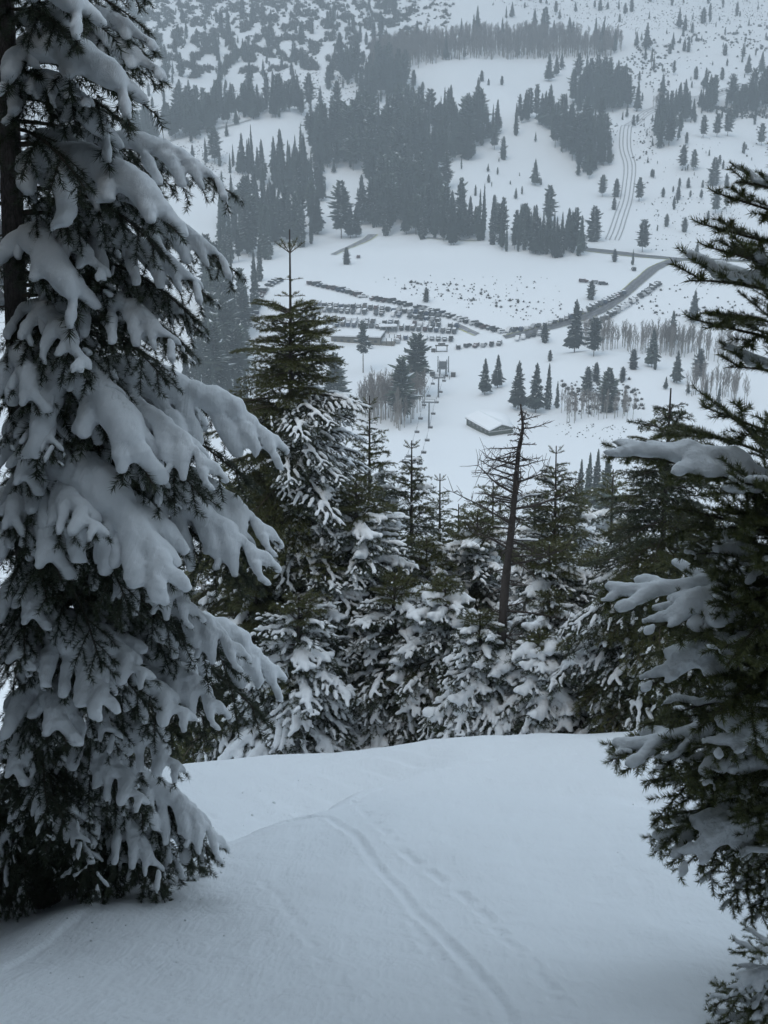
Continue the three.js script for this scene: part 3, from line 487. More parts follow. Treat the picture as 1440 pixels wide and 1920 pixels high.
fir('snowy_slope_fir', [1290, 960], 1300, 21, 1.4, 'shadowed fir behind the lower boughs of the olive fir', laden, { n: 60, bare: 0.01, shape: 0.5 });
fir('snowy_slope_fir', [430, 900], 440, 26, 1.5, 'dim fir between the big left fir and the tall olive fir', dense, { n: 76, bare: 0.01, shape: 0.55 });
fir('snowy_slope_fir', [300, 980], 320, 25, 1.4, 'fir mostly hidden behind the large snow-laden fir', laden, { n: 56, bare: 0.01, shape: 0.5 });
fir('snowy_slope_fir', [740, 1080], 735, 22, 1.2, 'short snow-covered fir at the crest under the dark pointed fir', laden, { n: 56, bare: 0.01, shape: 0.45 });

for (const [x, y, D, r, l] of [[610, 1030, 22.5, 1.25, 'snow-covered fir leaning into the foot of the tall olive fir'], [835, 1085, 21.5, 1.1, 'low snow-covered fir left of the snag foot, nearest the crest'], [1030, 1110, 21.6, 1.05, 'low frosted fir touching the right side of the snag foot'], [1180, 975, 22.5, 1.3, 'frosted fir just left of the sparse fir trunk'], [1080, 900, 28, 1.3, 'second dark fir tip right of the dead snag'], [940, 1010, 25, 1.3, 'frosted fir behind the middle of the dead snag'], [1240, 1090, 21, 1.2, 'low frosted fir under the snow pads at right'], [560, 1120, 21.5, 1.3, 'broad low fir at the crest under the tall olive fir'], [480, 1060, 22.5, 1.3, 'dim low fir at the crest beside the big left fir'], [925, 905, 29, 1.3, 'fir tip rising just left of the upper dead snag'], [1003, 925, 29, 1.2, 'fir tip between the dead snag and the dark fir'], [1150, 880, 30, 1.4, 'fir tip right of the second dark fir'], [860, 945, 29, 1.2, 'fir tip right of the small light green tip'], [645, 868, 29, 1.4, 'fir tip between the tall olive fir and the slender one'], [725, 985, 24, 1.3, 'frosted fir below the slender dark fir'], [1012, 1190, 19.6, 0.75, 'small frosted fir at the very foot of the dead snag'], [900, 1150, 20, 0.85, 'small frosted fir left of the snag foot on the crest']]) fir('snowy_slope_fir', [x, y], x, D, r, l, x < 500 ? dense : laden, { n: 62, bare: 0.01, shape: 0.5 });
{ // the dead snag
  const D = 20, R = rng(401), pts = [[976, 758], [980, 800], [972, 850], [966, 920], [958, 1000], [948, 1090], [940, 1200], [930, 1380]].map(([x, y], i) => atD(x, y, D - (i < 1 ? 0 : 0))), base = pts[7].clone(); base.y = land(base.x, base.z) - 0.2;
  const t = thing('dead_snag', 'bare dead snag with a dark trunk and broken twigs, among the snowy firs', 'dead tree', base.toArray());
  const line = [base, ...pts.slice(0, 7).reverse()], curve = new THREE.CatmullRomCurve3(line), tp = curve.getPoints(40).map((p) => p.clone().sub(base));
  part('trunk', tube(tp, tp.map((_, i) => lerp(0.098, 0.014, Math.pow(i / 40, 0.9)) * (1 + 0.08 * Math.sin(i * 2.1) + 0.06 * Math.sin(i * 5.3))), 14), M.deadwood, t);
  for (const px of [[[962, 985], [930, 965], [895, 945], [850, 923]], [[966, 905], [990, 898], [1024, 884]], [[958, 955], [1000, 948], [1060, 925], [1085, 905]], [[971, 872], [945, 866], [912, 858]], [[964, 925], [930, 905], [896, 872]], [[950, 1060], [1000, 1050], [1060, 1030]], [[945, 1145], [1000, 1150], [1085, 1168]], [[941, 1190], [985, 1215], [1010, 1245]], [[955, 1030], [920, 1010], [890, 1000]]]) {
    const q = new THREE.CatmullRomCurve3(px.map(([x, y], i) => atD(x, y, D - i * 0.12 * (R() - 0.3)).sub(base))).getPoints(8), gs = [tube(q, q.map((_, k) => lerp(0.022, 0.006, k / 8)), 6)];
    for (let k = 1; k <= 8; k++) for (let m = 0; m < 4; m++) { const e = V(R() - 0.5, R() - 0.35, R() - 0.5).normalize(), l = 0.12 + 0.25 * R(), a = q[k], b = a.clone().addScaledVector(e, l * 0.5), c = b.clone().addScaledVector(e.add(V(0.6 * (R() - 0.5), 0.6 * (R() - 0.5), 0)).normalize(), l * 0.5); gs.push(tube([a, b, c], [0.006, 0.005, 0.003], 3, false)); }
    part('branch', mergeGeometries(gs), M.deadwood, t);
  }
  for (let i = 0; i < 110; i++) {
    const u = 0.14 + 0.83 * (i + R()) / 110, p = curve.getPoint(u).sub(base), az = R() * 6.283, len = (0.12 + 0.65 * R() ** 1.7 + (u > 0.5 && u < 0.75 ? 0.35 * R() : 0)) * (u > 0.85 ? 0.45 : 1), rise = (R() - 0.55) * 0.9;
    const gs = [], d = V(Math.cos(az), rise, Math.sin(az)).normalize(), q = [p.clone()];
    for (let k = 0; k < 6; k++) { d.add(V(0.35 * (R() - 0.5), 0.3 * (R() - 0.5), 0.35 * (R() - 0.5))).normalize(); q.push(q[k].clone().addScaledVector(d, len / 6)); }
    const r0 = 0.008 + 0.014 * len; gs.push(tube(q, q.map((_, k) => lerp(r0, 0.004, k / 6)), 5));
    for (let k = 1; k < 6; k++) for (let m = 0; m < 3; m++) { const e = V(R() - 0.5, R() - 0.5, R() - 0.5).addScaledVector(d, 0.5).normalize(), l = (0.08 + 0.22 * R()) * Math.min(1, len), a = q[k], b = a.clone().addScaledVector(e, l * 0.5), c = b.clone().addScaledVector(e.add(V(0.5 * (R() - 0.5), 0.5 * (R() - 0.5), 0.5 * (R() - 0.5))).normalize(), l * 0.5); gs.push(tube([a, b, c], [0.005, 0.004, 0.0025], 3, false)); }
    const br = part('branch', mergeGeometries(gs), M.deadwood, t);
    if (R() < 0.22 && len > 0.5 && u < 0.7) part('snow_load', snowMesh(q.slice(1, 6).map((a, k) => ({ a: a.clone().add(V(0, 0.022, 0)), b: q[k + 2].clone().add(V(0, 0.022, 0)), ra: 0.02, rb: 0.016 })), 0.008, 0.016), M.snow, br);
  }
}

// ---------------------------------------------------------------- trees of the valley
function farConifer(seed, o) {                                   // of height 1; the crown is a spiral of ragged drooping boughs
  const R = rng(seed), T = new Tri(), S = new Tri(), N = o.n;
  for (let i = 0; i < N; i++) {
    const u = Math.pow((i + R()) / N, 0.85), y = 1 - u * (1 - o.low), az = i * 2.39996 + R(), gap = o.ragged * n2(az * 0.8 + seed, u * 7);
    let r = o.r * (o.round ? Math.pow(Math.sin(Math.PI * clamp(0.08 + 0.86 * u, 0, 1)), 0.6) * (0.5 + 0.5 * u) : Math.pow(u, 0.8) * (1 - 0.55 * sstep(0.8, 1, u))) * (0.55 + 0.8 * R()) * (1 + gap) + 0.008;
    const up = o.rise * (1 - u) - o.drop * u, w = (0.32 + 0.1 * R()) * r + 0.006, ca = Math.cos(az), sa = Math.sin(az), P = (f, s, h) => V(ca * r * f - sa * s, y + h, sa * r * f + ca * s), c = 0.6 + 0.8 * R(), col = [o.col[0] * c, o.col[1] * c, o.col[2] * c];
    const tip = P(1, 0, up * r), root = P(0, 0, 0.012);
    T.tri(root, P(0.55, w, up * r * 0.4 - 0.012), tip, col); T.tri(root, tip, P(0.55, -w, up * r * 0.4 - 0.012), col);
    T.tri(P(0.2, 0, 0.01), P(0.85, w * 0.8, up * r - 0.03), P(0.4, w * 0.3, up * r * 0.3 - 0.03), col); T.tri(P(0.2, 0, 0.01), P(0.4, -w * 0.3, up * r * 0.3 - 0.03), P(0.85, -w * 0.8, up * r - 0.03), col);
    T.tri(P(0.5, w * 0.4, 0), P(1.02, w * 0.25, up * r - 0.006), P(0.7, -w * 0.3, up * r - 0.02), col);
    if (o.snow && R() < o.snow) { S.tri(P(0.35, w * 0.5, up * r * 0.4 + 0.004), P(0.95, 0, up * r + 0.004), P(0.4, -w * 0.5, up * r * 0.4 + 0.004)); }
  }
  const trunk = tube([V(0, -0.03, 0), V(0, 0.5, 0), V(0, 0.99, 0)], [0.012, 0.008, 0.001], 5);
  return { crown: T.build(), trunk, snow: S.p.length ? S.build() : null };
}
const TONE = [0.65, 1, 1.5].map((c) => std(c, c, c, { vertexColors: true, roughness: 0.8 }));
const dk = [0.03, 0.042, 0.034];
const CON = {
  spruce: [1, 2, 3].map((i) => farConifer(i, { n: 230, low: 0.12, r: 0.19, ragged: 0.5, rise: 0.3, drop: 0.5, col: dk, snow: 0.5 })),
  pine: [4, 5, 6].map((i) => farConifer(i, { n: 190, low: 0.2, r: 0.22, ragged: 0.7, rise: 0.5, drop: 0.25, round: 1, col: [0.034, 0.046, 0.032], snow: 0.5 })),
  bushy: [7, 8].map((i) => farConifer(i, { n: 200, low: 0.0, r: 0.27, ragged: 0.4, rise: 0.5, drop: 0.3, round: 1, col: [0.036, 0.046, 0.034], snow: 0.5 })),
  slim: [9, 10].map((i) => farConifer(i, { n: 220, low: 0.03, r: 0.105, ragged: 0.3, rise: 0.2, drop: 0.5, col: dk, snow: 0.5 })),
  thin: [11].map((i) => farConifer(i, { n: 100, low: 0.42, r: 0.17, ragged: 0.9, rise: 0.4, drop: 0.3, round: 1, col: [0.034, 0.046, 0.032], snow: 0.5 })),
};
const NAME = { spruce: 'spruce_tree', pine: 'pine_tree', bushy: 'bushy_conifer', slim: 'slim_spruce', thin: 'tall_pine' };
const FR = rng(900), conifers = [];
function con(kind, px, py, hpx, label, group, wide = 1) { const p = hit(px, py); conifers.push({ kind, p, h: hpx * depthOf(p) / F, hpx, label, group, wide, turn: FR() * 6.28, v: Math.floor(FR() * CON[kind].length), tone: Math.floor(FR() * 3), pri: label && !group ? 1 : 0 }); }
// single trees: kind, column, foot, height in pixels, label
for (const a of [
  ['bushy', 1125, 20, 20, 'round bush-like conifer alone high on the far hill'], ['spruce', 1212, 93, 48, 'dark conifer standing in a dark scrub band above the uphill road'], ['spruce', 1193, 87, 27, 'short conifer directly left of the dark one in the scrub band'], ['spruce', 1273, 53, 35, 'lone conifer on the far hillside at upper right'], ['bushy', 1318, 44, 28, 'tilted clump of conifer at the start of the upper right scrub'],
  ['spruce', 1002, 50, 33, 'pointed conifer rising out of the upper bare grove'], ['bushy', 1022, 58, 42, 'broad conifer in the upper bare grove'], ['spruce', 1049, 36, 18, 'small conifer above the broad one in the upper grove'], ['spruce', 960, 33, 28, 'conifer above the middle of the upper bare grove'], ['slim', 949, 34, 22, 'thin conifer beside another above the upper bare grove'], ['spruce', 1067, 66, 33, 'conifer at the right half of the upper bare grove'], ['spruce', 1127, 102, 50, 'tall conifer at the right end of the upper bare grove'],
  ['bushy', 903, 153, 20, 'small round conifer on the open upper snowfield'], ['bushy', 916, 160, 12, 'tiny conifer on the upper snowfield beside a round one'], ['bushy', 941, 159, 16, 'small conifer on the upper snowfield, right of a tiny one'], ['spruce', 1029, 152, 50, 'broad conifer at the right end of the upper snowfield'], ['spruce', 1043, 142, 38, 'middle conifer of three at the end of the upper snowfield'], ['spruce', 1053, 130, 30, 'smallest conifer of three at the end of the upper snowfield'], ['pine', 1084, 151, 48, 'rounded pine right of the upper snowfield'],
  ['bushy', 1359, 104, 21, 'small lone conifer on the upper right snow'], ['spruce', 1402, 140, 37, 'conifer near the right edge above the wooded strip'], ['spruce', 1427, 138, 40, 'conifer at the right edge beside a similar one'], ['spruce', 1322, 167, 39, 'lone conifer above the upper track on the right'], ['spruce', 1242, 178, 38, 'conifer where the uphill road bends out of sight'], ['pine', 1318, 258, 40, 'wide-branched pine on the right snowfield'], ['pine', 1344, 257, 42, 'narrow pine in a pair on the right snowfield'], ['pine', 1364, 255, 50, 'taller pine of a pair on the right snowfield'],
  ['pine', 1427, 273, 40, 'pine at the right edge beside the snowfield'], ['pine', 1280, 318, 44, 'pine on the snow right of the uphill road, larger of two'], ['pine', 1300, 320, 38, 'pine on the snow right of the uphill road, smaller of two'], ['bushy', 1338, 347, 50, 'leaning double conifer below the right snowfield'], ['pine', 1341, 400, 45, 'rounded pine above the near fir tips on the right'], ['thin', 1362, 398, 30, 'thin small pine beside the rounded pine at right'], ['bushy', 1271, 375, 25, 'small conifer on the slope between road and right edge'], ['bushy', 1243, 369, 17, 'stubby bush conifer left of a small one on the right slope'],
  ['bushy', 1283, 435, 27, 'rounded slanting conifer above the road at right'], ['pine', 1204, 473, 60, 'dense pine standing over the road'], ['spruce', 1306, 480, 28, 'triangular conifer just above the road at right'], ['bushy', 1222, 332, 15, 'small shrub-like conifer right of the uphill road'], ['spruce', 1003, 347, 48, 'lone slim conifer in the middle of the open snow chute'], ['spruce', 967, 373, 21, 'little conifer low in the open snow chute'], ['spruce', 915, 322, 15, 'tiny conifer on the snow left of the open chute'], ['pine', 835, 356, 66, 'broad pine left of the chute in a forest gap'], ['pine', 984, 445, 62, 'pointed pine in front of the forest edge behind the meadow'],
  ['pine', 1029, 416, 66, 'ragged pine at the foot of the open chute'], ['bushy', 1113, 452, 64, 'rounded dense conifer beside the foot of the uphill road'], ['pine', 1198, 378, 44, 'narrow conifer close to the right side of the uphill road'], ['bushy', 1155, 369, 33, 'pale bushy tree left of the uphill road'], ['bushy', 1151, 393, 22, 'small conifer below the pale bushy tree by the uphill road'], ['pine', 1129, 369, 40, 'pine left of the uphill road, beside bare brush'], ['pine', 927, 280, 45, 'lone rounded tree at the edge of the central forest'],
  ['bushy', 650, 496, 32, 'solitary leaning conifer on the left of the meadow'], ['slim', 487, 527, 76, 'slim snowy spruce above the curved line of cars'], ['bushy', 799, 566, 27, 'small conifer among brush between cars and meadow'], ['bushy', 606, 660, 28, 'small conifer beside the log building'], ['thin', 681, 699, 98, 'tall thin pine with a bare lower trunk, in front of the long building'], ['pine', 781, 745, 120, 'tall conifer left of the lift base, rising over the bare grove'], ['pine', 752, 795, 125, 'dark narrow conifer in the bare grove left of the lift'], ['bushy', 629, 765, 105, 'snow-dusted pine right of the tall olive fir'],
  ['spruce', 909, 740, 70, 'left tree of the close pair on the ski run'], ['spruce', 933, 727, 64, 'right tree of the close pair on the ski run'], ['spruce', 971, 767, 93, 'conifer directly above the tip of the dead snag'], ['spruce', 1004, 774, 96, 'second conifer in the row above the lodge'], ['slim', 1027, 767, 88, 'slim conifer at the right of the row above the lodge'], ['slim', 1044, 765, 52, 'short conifer ending the row above the lodge'], ['spruce', 1077, 660, 100, 'big dark conifer beside the parked cars on the access road'], ['bushy', 1021, 642, 36, 'conifer in front of the lower line of roadside cars'],
  ['pine', 1113, 668, 72, 'leaning conifer at the left end of the bare grove'], ['bushy', 1031, 677, 21, 'small bush conifer on the snow below the roadside cars'], ['spruce', 1259, 645, 64, 'pointed conifer rising out of the bare grove at right'], ['spruce', 1222, 688, 74, 'conifer in front of the bare grove on the knoll slope'], ['slim', 1228, 693, 40, 'narrow conifer touching a larger one on the knoll slope'], ['bushy', 1187, 692, 38, 'pyramid-shaped conifer on the right of the knoll'], ['bushy', 1167, 715, 28, 'low bushy conifer on the side of the knoll'], ['bushy', 1101, 735, 48, 'bushy pine on the left flank of the knoll'], ['bushy', 1117, 715, 36, 'higher bushy pine on the knoll'],
  ['bushy', 1139, 772, 84, 'large dark bushy pine below the knoll'], ['spruce', 1268, 718, 62, 'conifer right of the knoll, standing in bare brush'], ['bushy', 1310, 705, 52, 'broad conifer right of the knoll near the olive fir'], ['spruce', 1248, 730, 25, 'small pointed spruce above the sparse fir'], ['spruce', 1290, 738, 22, 'tiny pointed spruce near the olive fir'], ['slim', 1322, 752, 48, 'slim pale spruce near the olive fir'], ['slim', 1346, 768, 53, 'slim spruce right of a pale one near the olive fir'], ['spruce', 1300, 605, 62, 'hazy conifer half hidden by the olive fir tips'],
  ['bushy', 1108, 562, 36, 'rounded conifer left of the roadside cars'], ['bushy', 1152, 491, 24, 'small conifer just below the main road'], ['slim', 1186, 497, 30, 'thin bare-looking conifer below the main road'],
  ['slim', 1085, 975, 120, 'hazy slim conifer, leftmost of the group below the snowfield'], ['slim', 1100, 980, 138, 'tall hazy conifer left of centre in the group below the snowfield'], ['slim', 1114, 985, 150, 'tallest hazy conifer in the group below the snowfield'], ['spruce', 1132, 1000, 150, 'hazy snowy conifer at the right of the group below the snowfield'], ['spruce', 1245, 935, 80, 'frosted conifer seen through the sparse fir'], ['spruce', 715, 975, 110, 'frosted conifer behind the slender dark fir'], ['spruce', 738, 985, 85, 'frosted conifer left of the dark pointed fir'],
  ['pine', 640, 447, 105, 'tall pine left of the forest gap behind the meadow'], ['spruce', 657, 446, 64, 'conifer at the forest gap behind the meadow'], ['spruce', 668, 444, 58, 'outer conifer at the forest gap behind the meadow'], ['spruce', 671, 368, 16, 'tiny conifer in the snowy forest gap'], ['spruce', 362, 314, 42, 'leftmost conifer on the speckled left slope'], ['slim', 386, 305, 46, 'slim conifer second on the speckled left slope'], ['pine', 403, 308, 66, 'tall pine on the speckled left slope'], ['slim', 412, 312, 40, 'slim conifer right of the tall pine on the speckled slope'],
]) con(...a);
// forests: polygon of feet in the photograph, count, height range in metres, kinds, where
function inside(poly, x, y) { let c = false; for (let i = 0, j = poly.length - 1; i < poly.length; j = i++) { const [a, b] = poly[i], [d, e] = poly[j]; if ((b > y) !== (e > y) && x < (d - a) * (y - b) / (e - b) + a) c = !c; } return c; }
function scatter(poly, n, R, f) { let x0 = 1e9, x1 = -1e9, y0 = 1e9, y1 = -1e9; for (const [x, y] of poly) { x0 = Math.min(x0, x); x1 = Math.max(x1, x); y0 = Math.min(y0, y); y1 = Math.max(y1, y); } for (let i = 0, k = 0; i < n && k < n * 40; k++) { const x = lerp(x0, x1, R()), y = lerp(y0, y1, R()); if (inside(poly, x, y)) { f(x, y); i++; } } }
function where(poly, x, y) {                                     // which end of its stand a tree belongs to
  let x0 = 1e9, x1 = -1e9, y0 = 1e9, y1 = -1e9; for (const [a, b] of poly) { x0 = Math.min(x0, a); x1 = Math.max(x1, a); y0 = Math.min(y0, b); y1 = Math.max(y1, b); }
  const u = (x - x0) / (x1 - x0), v = (y - y0) / (y1 - y0);
  return ', at its ' + (v < 0.5 ? 'upper ' : 'lower ') + (u < 0.25 ? 'left end' : u < 0.5 ? 'left middle' : u < 0.75 ? 'right middle' : 'right end');
}
for (const [poly, n, lo, hi, kinds, label] of [
  [[[690, 235], [760, 225], [850, 230], [945, 240], [935, 290], [880, 305], [845, 320], [800, 318], [760, 338], [690, 335]], 105, 22, 34, ['spruce', 'pine', 'pine', 'slim', 'bushy'], 'dark conifer in the dense central forest'],
  [[[585, 240], [690, 240], [690, 310], [650, 325], [590, 330]], 44, 20, 32, ['spruce', 'pine'], 'dark conifer left of the central forest'],
  [[[955, 222], [1030, 222], [1075, 215], [1130, 260], [1134, 325], [1095, 345], [1070, 300], [1030, 270], [1020, 245]], 54, 18, 30, ['spruce', 'pine'], 'dark conifer in the forest left of the uphill road'],
  [[[1075, 165], [1110, 150], [1165, 170], [1195, 205], [1170, 215], [1080, 220]], 46, 16, 28, ['spruce', 'pine'], 'dark conifer in the stand above the road bend'],
  [[[410, 400], [470, 390], [600, 420], [600, 468], [560, 470], [480, 500], [410, 490]], 72, 20, 30, ['spruce', 'slim', 'pine'], 'hazy conifer above the curved line of cars'],
  [[[682, 405], [720, 400], [840, 425], [930, 440], [935, 462], [840, 456], [690, 438]], 70, 18, 30, ['spruce', 'pine', 'slim'], 'dark conifer in the forest behind the meadow'],
  [[[700, 350], [800, 350], [830, 380], [790, 420], [700, 420]], 60, 18, 28, ['spruce', 'pine'], 'dark conifer in the forest above the meadow'],
  [[[930, 448], [1000, 455], [1085, 468], [1085, 486], [1000, 480], [930, 466]], 46, 12, 24, ['spruce', 'pine', 'slim'], 'dark conifer between meadow and uphill road'],
  [[[425, 315], [590, 310], [600, 375], [560, 385], [470, 345]], 48, 18, 30, ['spruce', 'slim'], 'dark conifer in the woods under the left ridge'],
  [[[235, 250], [395, 222], [395, 250], [240, 276]], 46, 16, 28, ['spruce', 'pine'], 'dark conifer behind the left ridge'],
  [[[395, 205], [570, 198], [580, 216], [480, 220], [400, 236]], 50, 16, 26, ['spruce', 'pine'], 'dark conifer along the crest of the left ridge'],
  [[[640, 120], [750, 130], [760, 180], [690, 200], [640, 150]], 50, 18, 28, ['spruce', 'pine'], 'dark conifer above the central forest'],
  [[[740, 100], [830, 60], [1100, 60], [1160, 105], [1000, 112], [850, 110], [780, 130]], 26, 14, 26, ['spruce'], 'conifer scattered in the upper bare grove'],
  [[[240, 20], [740, 10], [740, 110], [520, 140], [240, 130]], 60, 10, 18, ['spruce', 'bushy'], 'hazy conifer on the scrubby upper hill'],
  [[[370, 560], [440, 540], [470, 600], [470, 740], [380, 760]], 48, 20, 30, ['spruce', 'slim', 'pine'], 'tall hazy conifer past the large left fir'],
  [[[330, 700], [440, 720], [470, 800], [350, 800]], 26, 10, 18, ['spruce', 'slim'], 'hazy conifer left of the tall olive fir'],
  [[[1235, 205], [1290, 195], [1310, 240], [1280, 250], [1235, 290], [1225, 260]], 26, 14, 24, ['pine', 'spruce'], 'dark pine right of the uphill road'],
  [[[1300, 195], [1440, 190], [1460, 210], [1330, 212]], 24, 12, 24, ['pine', 'spruce'], 'dark conifer in the wooded strip at right'],
  [[[1385, 200], [1445, 185], [1445, 215], [1390, 220]], 10, 18, 30, ['pine'], 'dark pine ending the wooded strip'],
  [[[900, -5], [1440, -5], [1440, 120], [1230, 150], [1180, 60], [1000, 30]], 58, 5, 14, ['bushy', 'spruce', 'pine'], 'small conifer scattered over the upper hillside'],
  [[[1190, 150], [1440, 100], [1440, 330], [1330, 420], [1210, 460], [1190, 300]], 46, 3, 9, ['bushy', 'pine'], 'little young conifer on the road-side snow slopes'],
  [[[950, 290], [1080, 360], [1000, 430], [900, 400], [880, 340]], 12, 3, 7, ['bushy'], 'little young conifer in the open chute'],
  [[[230, 130], [640, 140], [600, 200], [400, 200], [235, 215]], 34, 8, 18, ['spruce', 'pine', 'bushy'], 'hazy conifer on the bench above the ridge'],
]) {
  const grp = label.replace(/conifer|pine/, 'trees').replace('a ', ''), put = (x, y, k) => { const p = hit(x, y), h = lerp(lo * 0.72, hi * 1.12, FR()) * k; con(kinds[Math.floor(FR() * kinds.length)], x, y, h * F / depthOf(p), label + where(poly, x, y), grp, 0.58 + 0.42 * FR()); };
  scatter(poly, n * 1.8, FR, (x, y) => { if (n2(x / 34 + 2, y / 22) < -0.2) return; put(x + 34 * (FR() - 0.5) * FR(), y + 18 * (FR() - 0.5) * FR(), 1); });
  if (poly[0][1] < 350) scatter(poly, n * 0.5, FR, (x, y) => put(x + 90 * (FR() - 0.5), y + 34 * (FR() - 0.5), 0.3 + 0.4 * FR()));   // younger trees around and between
}
{
  conifers.sort((a, b) => b.pri - a.pri || b.hpx - a.hpx);
  const mk = new Map(), rest = conifers.slice(300);
  for (const c of conifers.slice(0, 300)) {
    const key = c.kind + c.v, P = CON[c.kind][c.v];
    let t;
    if (mk.has(key)) { t = mk.get(key).clone(); } else { t = new THREE.Group(); part('trunk', P.trunk, M.farTrunk, t); const cr = part('crown', P.crown, M.crown, t); if (P.snow) part('snow', P.snow, M.snow, t, 'stuff'); mk.set(key, t); }
    t.name = numbered(NAME[c.kind]); t.children[1].material = TONE[c.tone]; tag(t, c.label, 'conifer', c.group); t.position.copy(c.p); t.rotation.set(0, c.turn, 0); t.scale.set(c.h * c.wide, c.h, c.h * c.wide); scene.add(t);
  }
  const g = new THREE.Group(); g.name = 'conifer_forest'; tag(g, 'hazy mass of dark conifers covering the far slope behind the nearer trees', 'forest', null, 'stuff'); scene.add(g);
  const by = new Map(); for (const c of rest) { const k = c.kind + c.v; if (!by.has(k)) by.set(k, []); by.get(k).push(c); }
  for (const [, list] of by) {
    const P = CON[list[0].kind][list[0].v], m4 = new THREE.Matrix4(), q = new THREE.Quaternion();
    for (const [n, geo, mat] of [['crowns', P.crown, M.crown], ['trunks', P.trunk, M.farTrunk]]) { const im = new THREE.InstancedMesh(geo, mat, list.length); im.name = n; list.forEach((c, i) => im.setMatrixAt(i, m4.compose(c.p, q.setFromAxisAngle(V(0, 1, 0), c.turn), V(c.h * c.wide, c.h, c.h * c.wide)))); if (n === 'crowns') { const k = new THREE.Color(); list.forEach((c, i) => { const v = [0.65, 1, 1.5][c.tone]; im.setColorAt(i, k.setRGB(v, v, v)); }); } im.userData = { kind: 'stuff' }; im.castShadow = im.receiveShadow = true; g.add(im); }
  }
}
// bare aspens
function aspen(seed) {
  const R = rng(seed), trunk = [V(0, -0.03, 0)], br = []; let x = 0, z = 0;
  for (let i = 1; i <= 6; i++) { x += 0.012 * (R() - 0.5); z += 0.012 * (R() - 0.5); trunk.push(V(x, i / 6, z)); }
  for (let i = 0; i < 34; i++) { const u = 0.3 + 0.63 * R(), k = clamp(Math.floor(u * 6), 0, 5), p = trunk[k].clone().lerp(trunk[k + 1], u * 6 - k), az = R() * 6.28, l = (0.07 + 0.13 * R()) * (1.3 - u), a = p.clone().add(V(Math.cos(az) * l * 0.5, l * 0.8, Math.sin(az) * l * 0.5)), b = a.clone().add(V(Math.cos(az) * l * 0.3, l * 0.8, Math.sin(az) * l * 0.3)); br.push(tube([p, a, b], [0.006, 0.004, 0.002], 3, false)); for (let m = 0; m < 3; m++) { const c = a.clone().lerp(b, R()), d = c.clone().add(V((R() - 0.5) * 0.06, 0.05 * R() + 0.01, (R() - 0.5) * 0.06)); br.push(tube([c, d], [0.0035, 0.002], 3, false)); } }
  return { trunk: tube(trunk, trunk.map((_, i) => lerp(0.0135, 0.003, i / 6)), 5), branches: mergeGeometries(br) };
}
{
  const P = [1, 2, 3, 4].map((i) => aspen(50 + i)), mk = [], R = rng(950);
  const list = [];
  for (const [poly, n, lo, hi, label, group] of [
    [[[668, 770], [700, 760], [740, 775], [790, 750], [800, 770], [750, 810], [690, 790]], 78, 12, 19, 'bare grey aspen left of the chairlift', 'bare aspens left of the chairlift'],
    [[[1090, 640], [1180, 645], [1280, 650], [1380, 660], [1380, 685], [1270, 672], [1180, 662], [1095, 658]], 150, 10, 15, 'bare pale aspen behind the knoll', 'bare aspens behind the knoll'],
    [[[1050, 770], [1180, 775], [1190, 792], [1060, 795]], 40, 8, 12, 'bare grey aspen at the foot of the knoll', 'bare aspens at the foot of the knoll'],
    [[[1280, 730], [1400, 730], [1400, 770], [1290, 760]], 36, 10, 15, 'bare aspen in the thicket near the olive fir', 'bare aspens near the olive fir'],
    [[[1055, 385], [1130, 365], [1130, 390], [1075, 405]], 18, 8, 13, 'bare brushy aspen left of the uphill road', 'bare aspens left of the uphill road'],
    [[[610, 780], [650, 770], [655, 800], [615, 810]], 8, 9, 13, 'bare young aspen by the snow-dusted pine', 'young aspens by the snow-dusted pine']]) scatter(poly, n, R, (x, y) => { const p = hit(x, y); list.push([p, lerp(lo, hi, R()), label + where(poly, x, y), group]); });
  for (const [p, h, label, group] of list.slice(0, 300)) {
    const k = Math.floor(R() * 4); let t;
    if (mk[k]) t = mk[k].clone(); else { t = mk[k] = new THREE.Group(); part('trunk', P[k].trunk, M.aspen, t); part('branches', P[k].branches, M.aspenTwig, t); }
    t.name = numbered('bare_aspen'); tag(t, label, 'aspen', group); t.position.copy(p); t.rotation.set(0.06 * (R() - 0.5), R() * 6.28, 0.06 * (R() - 0.5)); t.scale.set(h * 0.95, h, h * 0.95); scene.add(t);
  }
  const far = []; scatter([[690, 110], [800, 78], [1000, 75], [1165, 85], [1165, 108], [1000, 112], [850, 112], [700, 150]], 900, R, (x, y) => far.push([hit(x, y), 12 + 8 * R()]));
  scatter([[1215, 205], [1245, 185], [1240, 200]], 14, R, (x, y) => far.push([hit(x, y), 9]));
  const g = new THREE.Group(); g.name = 'aspen_grove'; tag(g, 'grey brown grove of bare aspens above the upper snowfield', 'grove', null, 'stuff'); scene.add(g);
  for (const [n, key, mat] of [['trunks', 'trunk', M.aspenTwig], ['branches', 'branches', M.aspenTwig]]) { const im = new THREE.InstancedMesh(P[n === 'trunks' ? 0 : 1][key], mat, far.length), m4 = new THREE.Matrix4(), q = new THREE.Quaternion(); far.forEach(([p, h], i) => im.setMatrixAt(i, m4.compose(p, q.setFromAxisAngle(V(0, 1, 0), i * 1.7), V(h * 1.5, h, h * 1.5)))); im.name = n; im.userData = { kind: 'stuff' }; g.add(im); }
}
